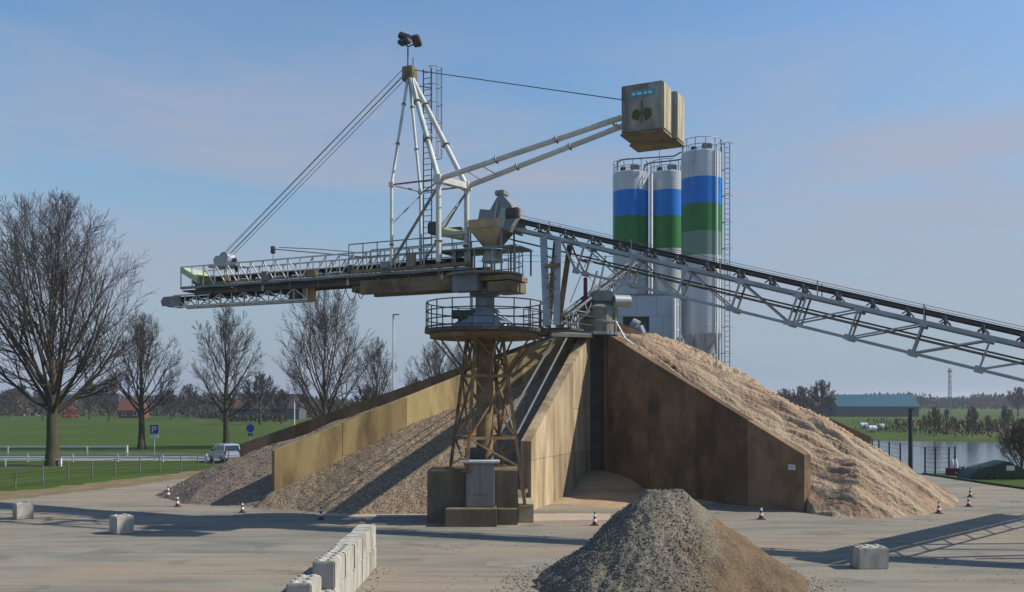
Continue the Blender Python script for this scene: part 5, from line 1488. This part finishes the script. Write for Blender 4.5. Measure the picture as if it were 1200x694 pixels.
put_tree(big, G(62, 546), 'largest bare tree with a thick leaning trunk at the left edge', 'bare trees along the road', 0.4)
midA = tree_mesh(gen_tree(23, 16.2, 5.6, 4.0, 16, (8, 7, 5), 0.40, vase=0.45, twig=0.015, lowest=0.30))
midB = tree_mesh(gen_tree(31, 17.2, 5.0, 3.6, 18, (8, 7, 5), 0.38, vase=0.22, twig=0.015, lowest=0.40))
midC = tree_mesh(gen_tree(47, 20.0, 7.6, 2.2, 18, (8, 8, 5), 0.42, vase=0.60, twig=0.016, lowest=0.35))
put_tree(midA, (-44.6, 113, 0), 'second bare tree from the left behind the parking sign', 'bare trees along the road', 1.0)
put_tree(midB, (-34.4, 113, 0), 'slim upright bare tree directly behind the silver van', 'bare trees along the road', 0.3)
put_tree(midC, (-23.6, 118, 0), 'broad bushy bare tree behind the ochre wall', 'bare trees along the road', 2.0)
put_tree(midB, (-18.0, 125, 0), 'thin bare tree just left of the lamp post', 'bare trees along the road', 2.2, (0.75, 0.75, 0.82))
put_tree(midA, (-10.3, 128, 0), 'bare tree under the round crane deck', 'bare trees along the road', 4.0, (0.95, 0.95, 0.86))
put_tree(midC, (-6.8, 140, 0), 'bare tree just left of the lattice tower', 'bare trees along the road', 5.0, (0.7, 0.7, 0.72))
far = tree_mesh(gen_tree(61, 12.0, 5.2, 2.0, 12, (7, 6, 4), 0.30, vase=0.6, twig=0.06, lowest=0.3))
far2 = tree_mesh(gen_tree(67, 12.0, 4.2, 2.0, 12, (7, 6, 4), 0.30, vase=0.4, twig=0.06, lowest=0.3))
ORD = ['first', 'second', 'third', 'fourth', 'fifth', 'sixth', 'seventh', 'eighth', 'ninth', 'tenth', 'eleventh', 'twelfth', 'thirteenth', 'fourteenth']
k = 0
for x, d, s in ((12, 300, 1.1), (50, 260, 0.9), (105, 280, 1.1), (128, 250, 1.0), (200, 270, 1.0), (222, 290, 1.1), (305, 220, 1.15), (330, 230, 1.0), (432, 210, 1.0), (488, 230, 1.1)):
    put_tree((far, far2)[k % 2], P(x, HY, d) * Vector((1, 1, 0)), 'small bare tree at the far edge of the left field, ' + ORD[k] + ' from the left', 'trees along the far left field edge', k*1.3, (s*0.85, s*0.85, s*(0.7 + 0.25*((k*37) % 7)/7))); k += 1
put_tree(far, P(962, HY, 250) * Vector((1, 1, 0)), 'round bare tree standing alone above the sand heap skyline', 'far trees on the right', 0.5, (0.88, 0.88, 0.92))
put_tree(far2, P(938, HY, 262) * Vector((1, 1, 0)), 'lower bare tree left of the round bare tree on the skyline', 'far trees on the right', 2.5, (0.95, 0.95, 0.8))
put_tree(far, P(920, HY, 270) * Vector((1, 1, 0)), 'lowest bare tree at the edge of the sand skyline', 'far trees on the right', 3.5, (0.8, 0.8, 0.75))
put_tree(far, P(1193, HY, 330) * Vector((1, 1, 0)), 'dark tree on the horizon at the right edge', 'far trees on the right', 1.5, (1.0, 1.0, 0.85))
# saplings beyond the pond
k = 0
for x, d in ((1083, 188), (1095, 150), (1109, 205), (1116, 172), (1139, 149), (1143, 196), (1158, 181), (1177, 163), (1183, 210), (1198, 155)):
    put_tree((far2, far)[k % 2], P(x, HY, d) * Vector((1, 1, 0)), 'thin bare sapling beyond the pond, ' + ORD[k] + ' from the left', 'saplings beyond the pond', k*0.9, (0.16 + 0.035*(k*5 % 7), 0.16 + 0.035*(k*3 % 5), 0.24 + 0.04*(k*4 % 6)), 'bare_sapling'); k += 1

# evergreen clump by the white house, leaf cards spread through a cone volume
def bush(name, c, rx, rz_, n, m, label, cat, size, group=None, dome=True, seed=0):
    rg = random.Random(seed); V = []; Fc = []
    for i in range(n):
        while True:
            p = Vector((rg.uniform(-1, 1), rg.uniform(-1, 1), rg.uniform(0, 1)))
            if p.x**2 + p.y**2 + p.z**2 < 1 + rg.uniform(-0.25, 0.1): break
        q = Vector((c[0] + p.x*rx, c[1] + p.y*rx, c[2] + p.z*rz_))
        a = Vector((rg.uniform(-1, 1), rg.uniform(-1, 1), rg.uniform(-1, 1))).normalized(); b2 = a.orthogonal().normalized()
        s = size*rg.uniform(0.6, 1.4); k0 = len(V)
        V += [q - a*s*0.5, q + b2*s*0.4, q + a*s, q - b2*s*0.4]; Fc.append((k0, k0+1, k0+2, k0+3))
    t = thing(name, c, label, cat, group)
    raw('foliage', V, Fc, m, t)
    for i in range(5):
        a = i*1.26
        rod(t, 'stem', Vector(c) - UP*0.1, Vector(c) + Vector((math.cos(a)*rx*0.45, math.sin(a)*rx*0.45, rz_*0.6)), max(0.03, rx*0.04), 'bark')
bush('evergreen_tree', P(22, HY, 395) * Vector((1, 1, 0)), 4.5, 12.5, 1500, 'evergreen', 'dark evergreen tree beside the white house', 'tree', 0.9, seed=3)
bush('evergreen_tree', P(6, HY, 400) * Vector((1, 1, 0)), 5.5, 7, 1500, 'evergreen', 'low dark evergreen tree at the left edge beyond the field', 'tree', 0.9, seed=4)
bush('red_leaved_tree', P(83, HY, 300) * Vector((1, 1, 0)), 2.6, 4.2, 700, 'brick', 'small rust-red tree beyond the field behind the big trunk', 'tree', 0.5, seed=5)

# ================================================================== FAR HOUSES
def house(name, c, w, dp, eh, rh, wallm, roofm, label, rz=0.0, gable_front=False, cat='house'):
    t = thing(name, c, label, cat)
    m = Matrix.Rotation(rz, 3, 'Z'); o = Vector(c)
    def q(x, y, z): return o + m @ Vector((x, y, z))
    MB().box(q(0, 0, eh/2), (w, dp, eh), m).build('wall', wallm, t)
    ov = 0.4
    if gable_front:
        MB().extrude([q(-w/2, -dp/2, eh), q(w/2, -dp/2, eh), q(0, -dp/2, eh+rh)], m @ Vector((0, dp, 0))).build('gable', wallm, t)
        for s in (-1, 1):
            MB().extrude([q(s*(w/2+ov), -dp/2-ov, eh-ov*rh/(w/2)), q(0, -dp/2-ov, eh+rh), q(0, -dp/2-ov, eh+rh+0.25), q(s*(w/2+ov), -dp/2-ov, eh-ov*rh/(w/2)+0.25)], m @ Vector((0, dp+2*ov, 0))).build('roof', roofm, t)
    else:
        MB().extrude([q(-w/2, -dp/2, eh), q(-w/2, dp/2, eh), q(-w/2, 0, eh+rh)], m @ Vector((w, 0, 0))).build('gable', wallm, t)
        for s in (-1, 1):
            MB().extrude([q(-w/2-ov, s*(dp/2+ov), eh-ov*rh/(dp/2)), q(-w/2-ov, 0, eh+rh), q(-w/2-ov, 0, eh+rh+0.25), q(-w/2-ov, s*(dp/2+ov), eh-ov*rh/(dp/2)+0.25)], m @ Vector((w+2*ov, 0, 0))).build('roof', roofm, t)
    for i in range(max(2, int(w/3.2)) if cat == 'house' else 0):
        n = max(2, int(w/3.2)); x = (i+0.5)/n*w - w/2
        wd = MB().box(q(x, -dp/2-0.02, min(1.7, eh*0.55)), (1.1, 0.08, 1.2), m).build('window', 'white' if wallm != 'house_white' else 'barn', t)
        MB().box(q(x, -dp/2-0.07, min(1.7, eh*0.55)), (0.9, 0.03, 1.0), m).build('pane', 'glass', wd)
    if gable_front:
        MB().box(q(0, -dp/2-0.03, eh+rh*0.35), (1.0, 0.06, 1.1), m).build('window', 'glass', t)
    return t
house('farmhouse', P(39, HY, 350) * Vector((1, 1, 0)), 5.2, 8, 2.4, 3.4, 'house_white', 'roof_dark', 'small white gabled house beyond the left field', R(14), True)
house('farmhouse', P(22, HY, 362) * Vector((1, 1, 0)), 9, 7, 2.6, 4.2, 'brick', 'roof_dark', 'dark roofed house just left of the white gabled house')
house('farmhouse', P(157, HY, 300) * Vector((1, 1, 0)), 7, 7, 2.6, 3.4, 'brick', 'roof_red', 'red roofed house behind the second bare tree')
house('farmhouse', P(291, HY, 290) * Vector((1, 1, 0)), 7, 7, 2.4, 3.2, 'brick', 'roof_red', 'red roofed house between the slim tree and the broad tree')
house('farm_barn', P(320, HY, 285) * Vector((1, 1, 0)), 18, 10, 3.2, 4.2, 'barn', 'roof_dark', 'long dark barn behind the broad bare tree', 0, False, 'barn')
house('industrial_hall', P(1021, HY, 330) * Vector((1, 1, 0)), 27, 16, 3.5, 3.9, 'barn', 'roof_teal', 'long low hall with a teal roof beyond the sand heap', R(-4), False, 'hall')
house('farm_barn', P(968, HY, 335) * Vector((1, 1, 0)), 8, 8, 2.4, 2.4, 'barn', 'roof_dark', 'low dark shed left of the teal roofed hall', 0, False, 'barn')

# ================================================================== RIGHT SIDE: POND BANK
pb = G(1067, 549)
po = thing('utility_pole', pb, 'dark wooden pole standing on the near bank of the pond', 'pole')
MB().cyl(pb - UP*0.1, pb + UP*5.2, 0.20, 0.15, 12).build('shaft', 'iron', po, smooth=True)
MB().box(pb + UP*5.15, (0.4, 0.4, 0.12)).build('cap', 'iron', po)
pf = thing('mesh_fence', G(1095, 554), 'open metal fence panels with dark posts on the pond bank', 'fence')
pp_ = [G(x, y) for x, y in ((1022, 541), (1030, 543), (1042, 546), (1055, 549), (1084, 556), (1096, 557), (1112, 556), (1119, 555))]
for p in pp_:
    bar(pf, 'post', p, p + UP*2.2, 0.10, 'iron')
for p, q in zip(pp_[:-1], pp_[1:]):
    for z in (2.15,) if (q-p).length > 4 else (0.25, 0.6, 0.95, 1.3, 1.65, 2.0, 2.18):
        bar(pf, 'wire', p + UP*z, q + UP*z, 0.025, 'iron')
pm = thing('pump_box', G(1116, 556.5), 'small maroon pump box with two white canisters by the pond fence', 'pump')
g = G(1116, 557)
MB().box(g + UP*0.28, (0.85, 0.6, 0.56)).build('box', 'maroon', pm, bevel=0.03)
MB().box(g + Vector((0.2, -0.32, 0.22)), (0.22, 0.03, 0.16)).build('label_plate', 'white', pm)
for x in (-0.02, 0.28):
    MB().lathe(g + Vector((x, 0, 0.56)), [(0.13, 0), (0.15, 0.25), (0.10, 0.6), (0.04, 0.72)], 12).build('canister', 'white', pm, smooth=True)
ht = thing('boat_shelter', G(1178, 563), 'low dark green tarpaulin shelter with a small white sign by the pond', 'shelter')
g = G(1172, 562)
MB().extrude([g + Vector((x, 0, z)) for x, z in ((-2.4, 0), (2.4, 0), (1.8, 0.75), (0.7, 1.35), (-0.2, 1.1), (-1.6, 0.75))], (0.3, 2.6, 0)).build('cover', 'hull', ht, bevel=0.08)
MB().box(g + Vector((0.75, -0.05, 0.85)), (0.6, 0.04, 0.36)).build('sign_plate', 'white', ht)
for i in range(5):
    bar(ht, 'batten', g + Vector((-2.2 + i*1.05, -0.03, 0.05)), g + Vector((-1.6 + i*0.85, -0.03, 0.8)), 0.06, 'iron')
bush('green_shrub', G(1152, 561), 1.0, 0.9, 500, 'shrub', 'low green shrub left of the tarpaulin shelter', 'shrub', 0.16, seed=8)
bush('green_shrub', G(1128, 557), 0.8, 0.7, 400, 'shrub', 'low green shrub right of the maroon pump box', 'shrub', 0.16, seed=9)
sb = tree_mesh(gen_tree(77, 4.2, 2.6, 0.3, 16, (7, 6, 4), 0.09, vase=0.9, twig=0.012, lowest=0.35))
put_tree(sb, G(1192, 562) + Vector((0.6, 0.5, 0)), 'twiggy bare brown bush at the right edge beside the pond', None, 0.2, (1.2, 1.0, 0.95), 'bare_bush')
# slim lattice mast far beyond the pond
mb_ = P(1113, HY, 420) * Vector((1, 1, 0))
lm = thing('lattice_mast', mb_, 'slim lattice mast on the horizon beyond the pond', 'mast')
for i in range(3):
    a = i*2.094
    bar(lm, 'mast_leg', mb_ + Vector((math.cos(a), math.sin(a), 0))*0.9, mb_ + Vector((math.cos(a), math.sin(a), 0))*0.5 + UP*20, 0.18, 'steel')
for i in range(8):
    for j in range(3):
        a, b2 = j*2.094, (j+1)*2.094
        bar(lm, 'mast_brace', mb_ + Vector((math.cos(a), math.sin(a), 0))*0.7 + UP*i*2.5, mb_ + Vector((math.cos(b2), math.sin(b2), 0))*0.7 + UP*(i+1)*2.5, 0.10, 'steel')
MB().box(mb_ + UP*18.5, (1.8, 1.2, 0.5)).build('antenna_panel', 'steel', lm)
# pale wrapped bales in the right field
for i, (x, d, lb) in enumerate(((1012, 190, 'pale wrapped bale on the right field, furthest left'), (1022, 170, 'pale wrapped bale on the right field, in the middle'), (1031, 182, 'pale wrapped bale on the right field, furthest right'))):
    g = P(x, HY, d) * Vector((1, 1, 0))
    t = thing('wrapped_bale', g, lb, 'bale', 'bales on the right field')
    MB().cyl(g + Vector((-0.7, 0, 0.65)), g + Vector((0.7, 0, 0.65)), 0.62, 0.62, 18).build('bale', 'house_white', t, smooth=True, bevel=0.05)
    MB().cyl(g + Vector((-0.1, 0, 0.65)), g + Vector((0.1, 0, 0.65)), 0.635, 0.635, 18).build('wrap_band', 'cladding', t)

# ================================================================== AIR
hz = MB().mm((-6400, -700, -3.2), (6400, 6400, 27.5)).build('haze', 'iron')
hz.data.materials.clear()
hm = bpy.data.materials.new('haze_air'); hm.use_nodes = True
hm.node_tree.nodes.clear()
ho = hm.node_tree.nodes.new('ShaderNodeOutputMaterial'); hv = hm.node_tree.nodes.new('ShaderNodeVolumePrincipled')
hv.inputs['Color'].default_value = (0.86, 0.91, 1.0, 1); hv.inputs['Density'].default_value = 0.0003; hv.inputs['Anisotropy'].default_value = 0.3
hm.node_tree.links.new(hv.outputs['Volume'], ho.inputs['Volume'])
hz.data.materials.append(hm)
tag(hz, 'thin pale air over the yard and fields', 'haze', kind='stuff')
